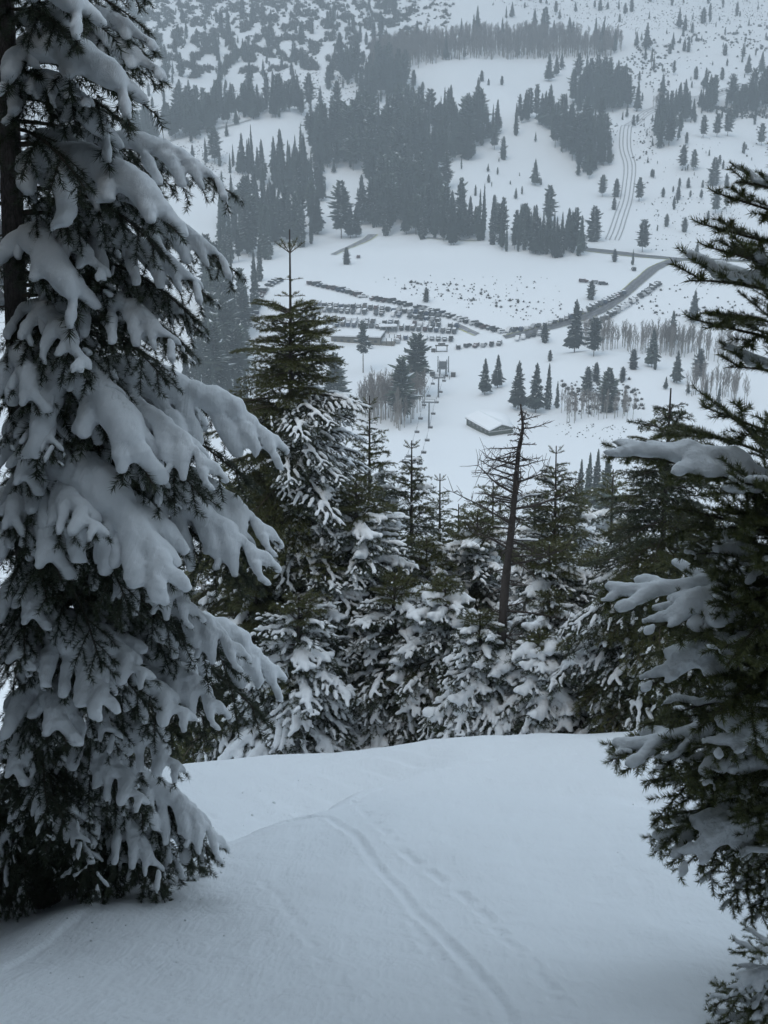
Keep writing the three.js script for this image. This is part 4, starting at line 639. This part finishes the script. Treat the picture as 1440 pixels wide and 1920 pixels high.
// low scrub poking through the snow
{
  const T = new Tri(), R = rng(970);
  for (let i = 0; i < 46; i++) { const az = R() * 6.28, e = 0.3 + 1.1 * R(), l = 0.5 + 0.6 * R(), d = V(Math.cos(az) * Math.cos(e), Math.sin(e), Math.sin(az) * Math.cos(e)), w = V(-Math.sin(az), 0.3 * (R() - 0.5), Math.cos(az)).multiplyScalar(0.1 + 0.12 * R()), p = V((R() - 0.5) * 0.7, -0.05, (R() - 0.5) * 0.7), c = 0.6 + 0.7 * R(); T.tri(p.clone().sub(w), p.clone().add(w), p.clone().addScaledVector(d, l), [0.06 * c, 0.055 * c, 0.045 * c]); }
  const geo = T.build(), list = [];
  const put = (poly, n, lo, hi, clump) => scatter(poly, n * 3, R, (x, y) => { if (clump && n2(x / clump, y / clump * 1.6) < 0.02) return; const p = hit(x, y); list.push([p, lerp(lo, hi, R() ** 2)]); });
  put([[200, 0], [780, -5], [780, 90], [690, 140], [560, 130], [330, 150], [200, 120]], 2600, 2.5, 8, 46);
  put([[200, -20], [860, -20], [840, 50], [200, 60]], 800, 2, 6, 24);
  put([[230, 275], [400, 262], [470, 330], [400, 360], [250, 330]], 230, 0.6, 1.4, 0);
  put([[480, 130], [680, 140], [660, 190], [520, 190]], 130, 0.8, 2.2, 0);
  put([[880, -10], [1440, -10], [1440, 40], [1200, 60], [1000, 20]], 420, 0.6, 1.8, 0);
  put([[960, -10], [1440, -10], [1440, 160], [1250, 190], [1180, 90], [1000, 40]], 240, 0.8, 3.2, 14);
  put([[1200, 80], [1440, 40], [1440, 100], [1280, 75], [1230, 130], [1150, 145]], 150, 1.5, 4.5, 22);
  put([[1160, 105], [1260, 120], [1250, 180], [1150, 160]], 40, 1.5, 3.5, 0);
  put([[1190, 225], [1240, 215], [1220, 310], [1185, 300]], 26, 0.8, 2.4, 0);
  put([[1130, 225], [1160, 225], [1155, 300], [1135, 300]], 22, 0.8, 2.6, 0);
  put([[1190, 200], [1440, 230], [1440, 470], [1210, 470]], 90, 0.6, 2.2, 30);
  put([[1190, 380], [1440, 330], [1440, 470], [1210, 470]], 90, 0.5, 1.3, 0);
  put([[1330, 200], [1440, 205], [1440, 225], [1380, 222]], 40, 2, 4, 0);
  put([[750, 525], [840, 530], [925, 548], [1000, 570], [1000, 590], [880, 565], [760, 545]], 60, 0.8, 2.4, 20);
  put([[690, 515], [1050, 520], [1060, 600], [960, 600], [850, 570], [700, 540]], 50, 0.5, 1.5, 0);
  put([[1190, 560], [1300, 520], [1420, 520], [1420, 600], [1200, 590]], 30, 0.8, 2, 0);
  put([[1050, 715], [1190, 710], [1210, 770], [1080, 780]], 60, 1, 2.6, 0);
  put([[1020, 790], [1180, 800], [1160, 830], [1040, 815]], 22, 0.4, 1, 0);
  put([[560, 205], [640, 215], [600, 260], [560, 240]], 16, 1.5, 3, 0);
  const im = new THREE.InstancedMesh(geo, M.crown, list.length), m4 = new THREE.Matrix4(), q = new THREE.Quaternion();
  list.forEach(([p, s], i) => im.setMatrixAt(i, m4.compose(p, q.setFromAxisAngle(V(0, 1, 0), i * 2.1), V(s * 0.7, s * 0.75, s * 0.7))));
  im.name = 'scrub'; tag(im, 'dark sagebrush and scrub poking through the snow of the valley sides', 'scrub', null, 'stuff'); scene.add(im);
}

// ---------------------------------------------------------------- parked cars
{
  const R = rng(600);
  const paint = { black: std(0.02, 0.02, 0.022, { roughness: 0.35 }), 'dark grey': std(0.06, 0.065, 0.07, { roughness: 0.4 }), silver: std(0.35, 0.36, 0.37, { roughness: 0.4 }), white: std(0.7, 0.71, 0.72, { roughness: 0.4 }), 'dark blue': std(0.02, 0.035, 0.07, { roughness: 0.35 }), maroon: std(0.06, 0.025, 0.025, { roughness: 0.4 }) };
  const side = (pts, w, y = 0) => { const s = new THREE.Shape(pts.map(([a, b]) => new THREE.Vector2(a, b))), g = new THREE.ExtrudeGeometry(s, { depth: w - 0.12, bevelEnabled: true, bevelThickness: 0.06, bevelSize: 0.05, bevelSegments: 1 }); g.translate(0, y, -(w - 0.12) / 2); return g; };
  const kinds = {
    suv: { body: [[-2.3, 0.35], [2.3, 0.35], [2.32, 0.8], [2.2, 1.0], [1.1, 1.1], [0.5, 1.62], [-2.1, 1.66], [-2.3, 1.1]], glass: [[1.0, 1.1], [0.48, 1.55], [-1.95, 1.58], [-2.2, 1.12]], snow: [-0.8, 1.74, 2.3] },
    sedan: { body: [[-2.3, 0.3], [2.3, 0.3], [2.32, 0.68], [2.1, 0.84], [1.0, 0.95], [0.35, 1.36], [-1.0, 1.4], [-1.7, 0.98], [-2.28, 0.92]], glass: [[0.95, 0.95], [0.33, 1.3], [-0.98, 1.33], [-1.6, 0.98]], snow: [-0.35, 1.47, 1.3] },
    pickup: { body: [[-2.7, 0.4], [2.7, 0.4], [2.72, 0.9], [2.55, 1.1], [1.3, 1.16], [0.75, 1.74], [-0.6, 1.76], [-0.75, 1.12], [-2.7, 1.12]], glass: [[1.2, 1.16], [0.72, 1.66], [-0.5, 1.68], [-0.6, 1.14]], snow: [0.1, 1.84, 1.25] },
    van: { body: [[-2.5, 0.35], [2.5, 0.35], [2.52, 0.9], [2.3, 1.15], [1.75, 1.95], [-2.4, 2.05], [-2.5, 1.2]], glass: [[2.2, 1.2], [1.7, 1.85], [-2.1, 1.9], [-2.2, 1.25]], snow: [-0.4, 2.12, 3.6] } };
  const wheel = new THREE.CylinderGeometry(0.34, 0.34, 0.24, 10).rotateX(Math.PI / 2), proto = {};
  for (const [k, d] of Object.entries(kinds)) {
    const t = new THREE.Group(); part('body', side(d.body, 1.86), paint.black, t); part('windows', side(d.glass, 1.9), M.glass, t);
    const L = d.body[1][0]; for (const x of [-L * 0.62, L * 0.62]) for (const z of [-0.84, 0.84]) { const w = part('wheel', wheel, M.tyre, t); w.position.set(x, 0.34, z); }
    const s = part('roof_snow', side([[-d.snow[2] / 2, 0], [d.snow[2] / 2, 0], [d.snow[2] / 2 - 0.1, 0.12], [-d.snow[2] / 2 + 0.1, 0.14]], 1.5), M.snow, t); s.position.set(d.snow[0], d.snow[1] - 0.07, 0);
    const hd = part('hood_snow', side([[-0.45, 0], [0.45, 0], [0.35, 0.08], [-0.35, 0.09]], 1.4), M.snow, t); hd.position.set(L * 0.68, d.body[4][1] - 0.03, 0);
    proto[k] = t;
  }
  const tints = ['black', 'black', 'dark grey', 'dark grey', 'black', 'silver', 'white', 'dark blue', 'maroon'], spots = [];
  // a row: pixel line, spacing in metres, heading relative to the run of the row, where it is
  const row = (px, step, turn, where, miss = 0.05, jitter = 0.1) => {
    const line = smoothLine(px, land, 6), c = new THREE.CatmullRomCurve3(line), len = c.getLength(), n = Math.floor(len / step);
    for (let i = 0; i <= n; i++) { if (R() < miss) continue; const u = i / Math.max(1, n), p = c.getPointAt(u), t = c.getTangentAt(u); spots.push([p.x + 0.3 * (R() - 0.5), p.z + 0.4 * (R() - 0.5), Math.atan2(-t.z, t.x) + turn + jitter * (R() - 0.5) + (R() < 0.5 ? Math.PI : 0), where]); }
  };
  row([[566, 571], [660, 577], [740, 583], [822, 594]], 2.9, Math.PI / 2, 'in the back file of the upper straight row', 0.1);
  row([[566, 580], [660, 586], [740, 592], [822, 603]], 2.9, Math.PI / 2, 'in the front file of the upper straight row', 0.12);
  row([[566, 598], [660, 602], [760, 608], [856, 615]], 3, Math.PI / 2, 'in the back file of the middle straight row', 0.15);
  row([[566, 606], [660, 611], [760, 617], [852, 624]], 2.9, Math.PI / 2, 'in the front file of the middle straight row', 0.1);
  row([[748, 635], [800, 636], [846, 638]], 2.9, Math.PI / 2, 'in the short lower parking row', 0.12);
  row([[584, 533], [640, 546], [690, 560], [738, 567], [760, 573], [812, 584], [850, 597], [890, 609], [942, 624]], 3.2, 0.95, 'in the long angled line along the snow bank', 0.07, 0.3);
  row([[474, 602], [480, 575], [488, 552], [504, 537], [524, 527]], 3.4, Math.PI / 2, 'in the curved line beside the left woods', 0.05);
  row([[954, 622], [1000, 615], [1056, 601], [1093, 587], [1130, 570], [1168, 551]], 3.2, 0.9, 'above the access road', 0.05, 0.3);
  row([[970, 637], [1012, 627]], 3.2, 0.9, 'below the start of the access road', 0, 0.3);
  row([[1100, 610], [1118, 604], [1133, 599], [1180, 570], [1234, 534]], 3.2, 0.9, 'below the access road', 0.05, 0.3);
  row([[877, 650], [900, 650], [936, 646]], 3.4, 1.1, 'in the small row near the lift gate', 0, 0.2);
  row([[1076, 527], [1100, 530], [1131, 534]], 4.2, 0.3, 'on the snow above the roadside line', 0.1, 0.4);
  for (const [x, y, w] of [[744, 642, 'alone on the snow below the short parking row'], [859, 653, 'alone beside the small row near the lift gate'], [1188, 507, 'alone below the main road'], [672, 483, 'alone on the meadow by the solitary conifer'], [692, 652, 'below the long building']]) { const p = hit(x, y); spots.push([p.x, p.z, 1.2 + R(), w]); }
  spots.slice(0, 300).forEach(([x, z, a, where]) => {
    const k = ['suv', 'suv', 'suv', 'sedan', 'pickup', 'van'][Math.floor(R() * 6)], col = tints[Math.floor(R() * tints.length)], t = proto[k].clone(), snowy = R();
    t.children[0].material = paint[col];
    t.name = numbered('parked_' + (k === 'suv' ? 'estate_car' : k === 'sedan' ? 'car' : k)); const what = { suv: 'tall estate car', sedan: 'low car', pickup: 'pickup', van: 'van' }[k], alone = where.startsWith('alone') || where === 'below the long building';
    if (snowy < 0.35) t.remove(...t.children.filter((c) => c.name === 'hood_snow')); if (snowy < 0.15) t.remove(...t.children.filter((c) => c.name === 'roof_snow'));
    tag(t, col + ' ' + what + ' parked ' + where, k === 'van' || k === 'pickup' ? k : 'car', alone ? undefined : 'vehicles ' + where); t.position.set(x, land(x, z) + 0.05, z); t.rotation.y = a; t.scale.setScalar(1.08); scene.add(t);
  });
}

// ---------------------------------------------------------------- buildings and the chairlift
function gable(t, w, d, h, rise, wall, over = 0.5) {             // w across the gable (x), d along the ridge (z), foot at y 0
  const s = new THREE.Shape([new THREE.Vector2(-w / 2, -1), new THREE.Vector2(w / 2, -1), new THREE.Vector2(w / 2, h), new THREE.Vector2(0, h + rise), new THREE.Vector2(-w / 2, h)]), g = new THREE.ExtrudeGeometry(s, { depth: d, bevelEnabled: false }); g.translate(0, 0, -d / 2); part('wall', g, wall, t);
  const sl = rise / (w / 2), e = w / 2 + over, th = 0.22, r = new THREE.Shape([new THREE.Vector2(-e, h - sl * over + 0.02), new THREE.Vector2(0, h + rise + 0.02), new THREE.Vector2(e, h - sl * over + 0.02), new THREE.Vector2(e, h - sl * over + th), new THREE.Vector2(0, h + rise + th), new THREE.Vector2(-e, h - sl * over + th)]), rg = new THREE.ExtrudeGeometry(r, { depth: d + over * 2, bevelEnabled: false }); rg.translate(0, 0, -d / 2 - over); const roof = part('roof', rg, M.woodDark, t);
  const sn = new THREE.Shape([new THREE.Vector2(-e + 0.05, h - sl * over + th + 0.02), new THREE.Vector2(0, h + rise + th + 0.02), new THREE.Vector2(e - 0.05, h - sl * over + th + 0.02), new THREE.Vector2(e - 0.15, h - sl * over + th + 0.55), new THREE.Vector2(0, h + rise + th + 0.6), new THREE.Vector2(-e + 0.15, h - sl * over + th + 0.55)]), sg = new THREE.ExtrudeGeometry(sn, { depth: d + over * 2 - 0.5, bevelEnabled: true, bevelThickness: 0.15, bevelSize: 0.05, bevelSegments: 2 }); sg.translate(0, 0, -d / 2 - over + 0.25); part('roof_snow', sg, M.snow, roof);
}
{
  const a = hit(917, 818), b = hit(887, 783), c = hit(963, 812), u = V(c.x - a.x, 0, c.z - a.z), w = u.length(), yaw = Math.atan2(-u.z, u.x), d = Math.min(19, Math.hypot(b.x - a.x, b.z - a.z)), mid = V((a.x + c.x) / 2, a.y, (a.z + c.z) / 2).add(V(-Math.sin(yaw) * d / 2, 0, -Math.cos(yaw) * d / 2));
  const t = thing('ski_lodge', 'green gabled lodge under a deep snow roof, left of the dead snag tip', 'lodge', [mid.x, a.y - 0.2, mid.z], yaw);
  gable(t, w * 0.95, d, 2.2, 1.7, M.wallGreen, 0.45);
  for (const x of [-0.7, 0.2, 1.1]) { const f = part('window', box(0.5, 1.1, 0.12, x, 2.3, d / 2 + 0.06), M.trim, t); part('pane', box(0.34, 0.9, 0.06, x, 2.3, d / 2 + 0.13), M.glass, f); }
  for (let i = 0; i < 5; i++) { const f = part('window', box(0.12, 0.9, 1.4, -w / 2 - 0.06, 1.4, -d / 2 + 3 + i * (d - 6) / 4), M.trim, t); part('pane', box(0.06, 0.7, 1.2, -w / 2 - 0.13, 1.4, -d / 2 + 3 + i * (d - 6) / 4), M.glass, f); }
  part('fascia', box(w + 1.2, 0.18, 0.1, 0, 2.05, d / 2 + 0.75), M.trim, t);
  part('bank', new THREE.SphereGeometry(1, 18, 10).scale(w * 0.75, 3.9, d * 0.55).translate(w * 0.42, 0.3, -d * 0.42), M.snow, t);
}
{
  const a = hit(621, 640), c = hit(712, 648), u = V(c.x - a.x, 0, c.z - a.z), w = u.length(), yaw = Math.atan2(-u.z, u.x), mid = V((a.x + c.x) / 2, Math.min(a.y, c.y), (a.z + c.z) / 2), D = 16;
  const t = thing('long_building', 'long brown building with a flat snow roof below the parking rows', 'building', [mid.x - Math.sin(yaw) * D / 2, mid.y, mid.z - Math.cos(yaw) * D / 2], yaw);
  part('wall', box(w, 4.4, D, 0, 1.4, 0), M.wood, t); const rf = part('roof', box(w + 1.2, 0.4, D + 1.2, 0, 3.8, 0), M.woodDark, t); const sn = new THREE.SphereGeometry(1, 4, 4); part('roof_snow', box(w + 1, 0.7, D + 1, 0, 4.36, 0), M.snow, rf);
  for (let i = 0; i < 7; i++) { const x = -w / 2 + 2 + i * (w - 4) / 6, f = part('window', box(1.5, 1.2, 0.12, x, 1.9, D / 2 + 0.06), M.woodDark, t); part('pane', box(1.25, 0.95, 0.06, x, 1.9, D / 2 + 0.13), M.glass, f); }
  for (let i = 0; i < 6; i++) part('post', box(0.28, 4.2, 0.28, w / 2 + 0.6 + (i % 3) * 2.6, 1.6, i < 3 ? D / 2 - 0.4 : -D / 2 + 6), M.woodDark, t);
  part('deck', box(7, 1.6, 10, w / 2 + 3.6, 0.2, 2.6), M.wood, t); for (const y of [1.5, 2]) part('rail', box(6.8, 0.12, 0.12, w / 2 + 3.4, y, D / 2 - 0.4), M.woodDark, t);
  const q = hit(608, 627), s = thing('ticket_shed', 'small shed with a snow roof beside the tall olive fir tip', 'shed', [q.x, q.y, q.z - 3], 0.1);
  part('wall', box(8, 3.2, 6, 0, 1, 0), M.wood, s); const r2 = part('roof', box(8.8, 0.25, 6.8, 0, 2.72, 0), M.woodDark, s); part('roof_snow', box(8.6, 0.6, 6.6, 0, 3.15, 0), M.snow, r2); const dr = part('door', box(1, 2, 0.1, 1.5, 0.7, 3.05), M.woodDark, s); part('handle', box(0.08, 0.2, 0.08, 1.85, 0.8, 3.14), M.trim, dr);
  const sf = hit(727, 622), c2 = thing('open_shelter', 'low open shelter with posts beside the long building', 'shelter', [sf.x, sf.y, sf.z], 0.1);
  part('roof', box(9, 0.3, 5, 0, 2.8, 0), M.woodDark, c2); part('roof_snow', box(8.8, 0.5, 4.8, 0, 3.2, 0), M.snow, c2); for (const x of [-4, 0, 4]) for (const z of [-2, 2]) part('post', box(0.22, 3.2, 0.22, x, 1.1, z), M.woodDark, c2);
}
const liftPts = [];
{
  const q = hit(830, 705), dir = V(hit(804, 803).x - q.x, 0, hit(804, 803).z - q.z).normalize(), yaw = Math.atan2(-dir.x, -dir.z) + Math.PI;
  const t = thing('lift_station', 'dark chairlift base terminal at the foot of the ski run', 'lift station', [q.x, q.y, q.z], yaw);   // +z looks up the line, towards the camera
  part('housing', mergeGeometries([box(3.6, 2.2, 6, 0, 5.2, -2), box(3, 0.6, 5, 0, 6.5, -2)]), M.steel, t); part('roof_snow', box(2.9, 0.35, 4.8, 0, 6.98, -2), M.snow, t);
  for (const x of [-1.4, 1.4]) for (const z of [-4, 0.4]) part('column', box(0.5, 5, 0.5, x, 1.8, z), M.steel, t);
  part('bullwheel', new THREE.CylinderGeometry(2.2, 2.2, 0.3, 24).translate(0, 4, 1.4), M.steel, t);
  part('operator_booth', mergeGeometries([box(2.2, 2.6, 2.2, -4.6, 1, 0.5)]), M.woodDark, t); part('booth_snow', box(2.5, 0.35, 2.5, -4.6, 2.5, 0.5), M.snow, t); part('pane', box(1.6, 0.9, 0.08, -4.6, 1.6, 1.65), M.glass, t);
  part('booth', box(2, 2.6, 2.4, 4.8, 1, 0.8), M.woodDark, t); part('booth_snow', box(2.3, 0.35, 2.7, 4.8, 2.5, 0.8), M.snow, t);
  const R = rng(620);
  for (let i = 0; i < 16; i++) part('queue_post', box(0.14, 1.5, 0.14, -3.4 + (i % 4) * 2.25, 0.5, 2.6 + Math.floor(i / 4) * 1.7), M.steel, t);
  for (let i = 0; i < 4; i++) part('queue_rail', box(0.1, 0.1, 5.4, -3.4 + i * 2.25, 1.15, 5.1), M.steel, t);
  for (const x of [-2.6, 2.2]) { const m = part('mast', tube([V(x, -0.5, -7), V(x, 7.5, -7)], [0.28, 0.2], 8), M.steel, t); }
  const g = hit(828, 660), gt = thing('lift_gate', 'dark timber gate frame with a board between lift terminal and cars', 'gate', g.toArray(), 0.05);
  for (const x of [-2.6, 2.6]) part('post', box(0.4, 3.6, 0.4, x, 1.5, 0), M.woodDark, gt); part('crossbeam', box(6.4, 0.6, 0.45, 0, 3.2, 0), M.woodDark, gt); part('board', box(3.4, 0.8, 0.2, 0, 4, 0), M.woodDark, gt); part('sill', box(5.6, 0.3, 0.3, 0, 0.35, 0), M.woodDark, gt); part('counter', box(2, 1.8, 1.2, -4, 0.8, 0), M.woodDark, gt);
  // towers
  const towers = [[822, 745, 8.5], [804, 803, 10.2], [772, 930, 11], [735, 1090, 12]].map(([x, y, h], i) => { const p = hit(x, y); p.h = h; return p; });
  const W = 2.1, nx = V(-dir.z, 0, dir.x), tops = [];
  towers.forEach((p, i) => {
    const tw = thing('lift_tower', ['short dark chairlift tower nearest the base terminal', 'taller chairlift tower second up from the base terminal', 'chairlift tower hidden behind the dark pointed fir', 'chairlift tower high on the run behind the snowy firs'][i], 'lift tower', p.toArray(), yaw);
    part('mast', tube([V(0, -0.5, 0), V(0, p.h, 0)], [0.38, 0.26], 10), M.steel, tw); part('crossarm', box(W * 2 + 1.6, 0.42, 0.5, 0, p.h, 0), M.steel, tw);
    for (const s of [-1, 1]) part('sheave_train', mergeGeometries([box(0.22, 0.35, 2.6, s * W, p.h + 0.25, 0)]), M.steel, tw);
    part('lifting_frame', mergeGeometries([box(0.14, 1, 0.14, -W, p.h + 0.7, 0), box(0.14, 1, 0.14, W, p.h + 0.7, 0), box(W * 2, 0.12, 0.12, 0, p.h + 1.2, 0)]), M.steel, tw);
    tops.push(p.clone().add(V(0, p.h + 0.45, 0)));
  });
  const startP = V(q.x, q.y + 4, q.z), paths = [];
  for (const s of [-1, 1]) {
    const pts = [], knots = [startP, ...tops];
    for (let i = 1; i < knots.length; i++) for (let k = 0; k < 12; k++) { const f = k / 12, p = knots[i - 1].clone().lerp(knots[i], f); p.y -= 4 * f * (1 - f) * knots[i - 1].distanceTo(knots[i]) * 0.018; pts.push(p.addScaledVector(nx, s * W)); }
    pts.push(knots[knots.length - 1].clone().addScaledVector(nx, s * W)); paths.push(pts);
    const m = part(numbered('lift_cable'), tube(pts, pts.map(() => 0.05), 5), M.steel); tag(m, s < 0 ? 'chairlift cable on the side carrying empty chairs' : 'chairlift cable on the side nearer the bare grove', 'cable');
  }
  const chair = new THREE.Group(); chair.scale.setScalar(0.8);
  part('hanger', mergeGeometries([box(0.09, 2.6, 0.09, 0, -1.3, 0), box(0.2, 0.2, 0.5, 0, 0, 0)]), M.steel, chair); part('seat', box(2, 0.14, 0.6, 0, -2.6, 0.15), M.woodDark, chair); part('backrest', box(2, 0.7, 0.1, 0, -2.25, -0.15), M.woodDark, chair); part('side_frame', mergeGeometries([box(0.09, 0.9, 0.09, -1, -2.1, -0.1), box(0.09, 0.9, 0.09, 1, -2.1, -0.1), box(2, 0.09, 0.09, 0, -1.65, -0.1)]), M.steel, chair);
  let first = true;
  paths.forEach((pts, side) => {
    const c = new THREE.CatmullRomCurve3(pts), len = c.getLength();
    for (let s = 12 + side * 9; s < len - 4; s += 24) { const p = c.getPointAt(s / len), t = first ? chair : chair.clone(); first = false; t.name = numbered('lift_chair'); tag(t, side ? 'dark lift chair hanging on the cable nearer the bare grove' : 'lift chair hanging on the cable nearer the open run', 'lift chair', side ? 'lift chairs on the grove side' : 'lift chairs on the run side'); t.position.copy(p).add(V(0, -0.1, 0)); t.rotation.y = yaw; scene.add(t); }
  });
  for (const [x, y] of [[1221, 128], [1225, 132]]) { const p = hit(x, y), u = thing('utility_pole', x === 1221 ? 'thin utility pole above the road bend, left one' : 'thin utility pole above the road bend, right one', 'pole', p.toArray()); part('mast', tube([V(0, -0.5, 0), V(0, 14, 0)], [0.3, 0.2], 6), M.farTrunk, u); part('crossarm', box(2.4, 0.25, 0.25, 0, 13.2, 0), M.farTrunk, u); }
}

// ---------------------------------------------------------------- the forest edge behind and beside the camera, which shades the near slope
{
  const R = rng(800), GIANT = [21, 22].map((k) => farConifer(k, { n: 620, low: 0.06, r: 0.19, ragged: 0.3, rise: 0.3, drop: 0.5, col: dk }));
  [[-5.4, -0.5, 24], [-8, -10.5, 22], [-8.8, -15, 20], [7, 1.4, 24], [12.5, -6, 22], [-3.4, 2.2, 26], [-1.1, 3.6, 27], [1.7, 3.4, 27], [4.4, 2.6, 26], [0.2, 6.5, 30], [-4.8, 5.5, 30], [5, 5.8, 30], [-8.6, -2.6, 28], [11, -1, 26], [-8.4, 2.2, 28], [-10, -7.5, 26], [8.4, 5.5, 28], [-2.6, 9, 30], [2.8, 9, 30]].forEach(([x, z, h], i) => {
    const P = GIANT[i % 2], t = thing('slope_fir', 'fir at the forest edge beside and behind the viewpoint', 'fir tree', [x, land(x, z) - 0.2, z], R() * 6.28, 'firs around the viewpoint'); t.scale.set(h * 0.66, h, h * 0.66);
    part('trunk', P.trunk, M.farTrunk, t); part('crown', P.crown, M.crown, t);
  });
}
renderer.render(scene, camera);
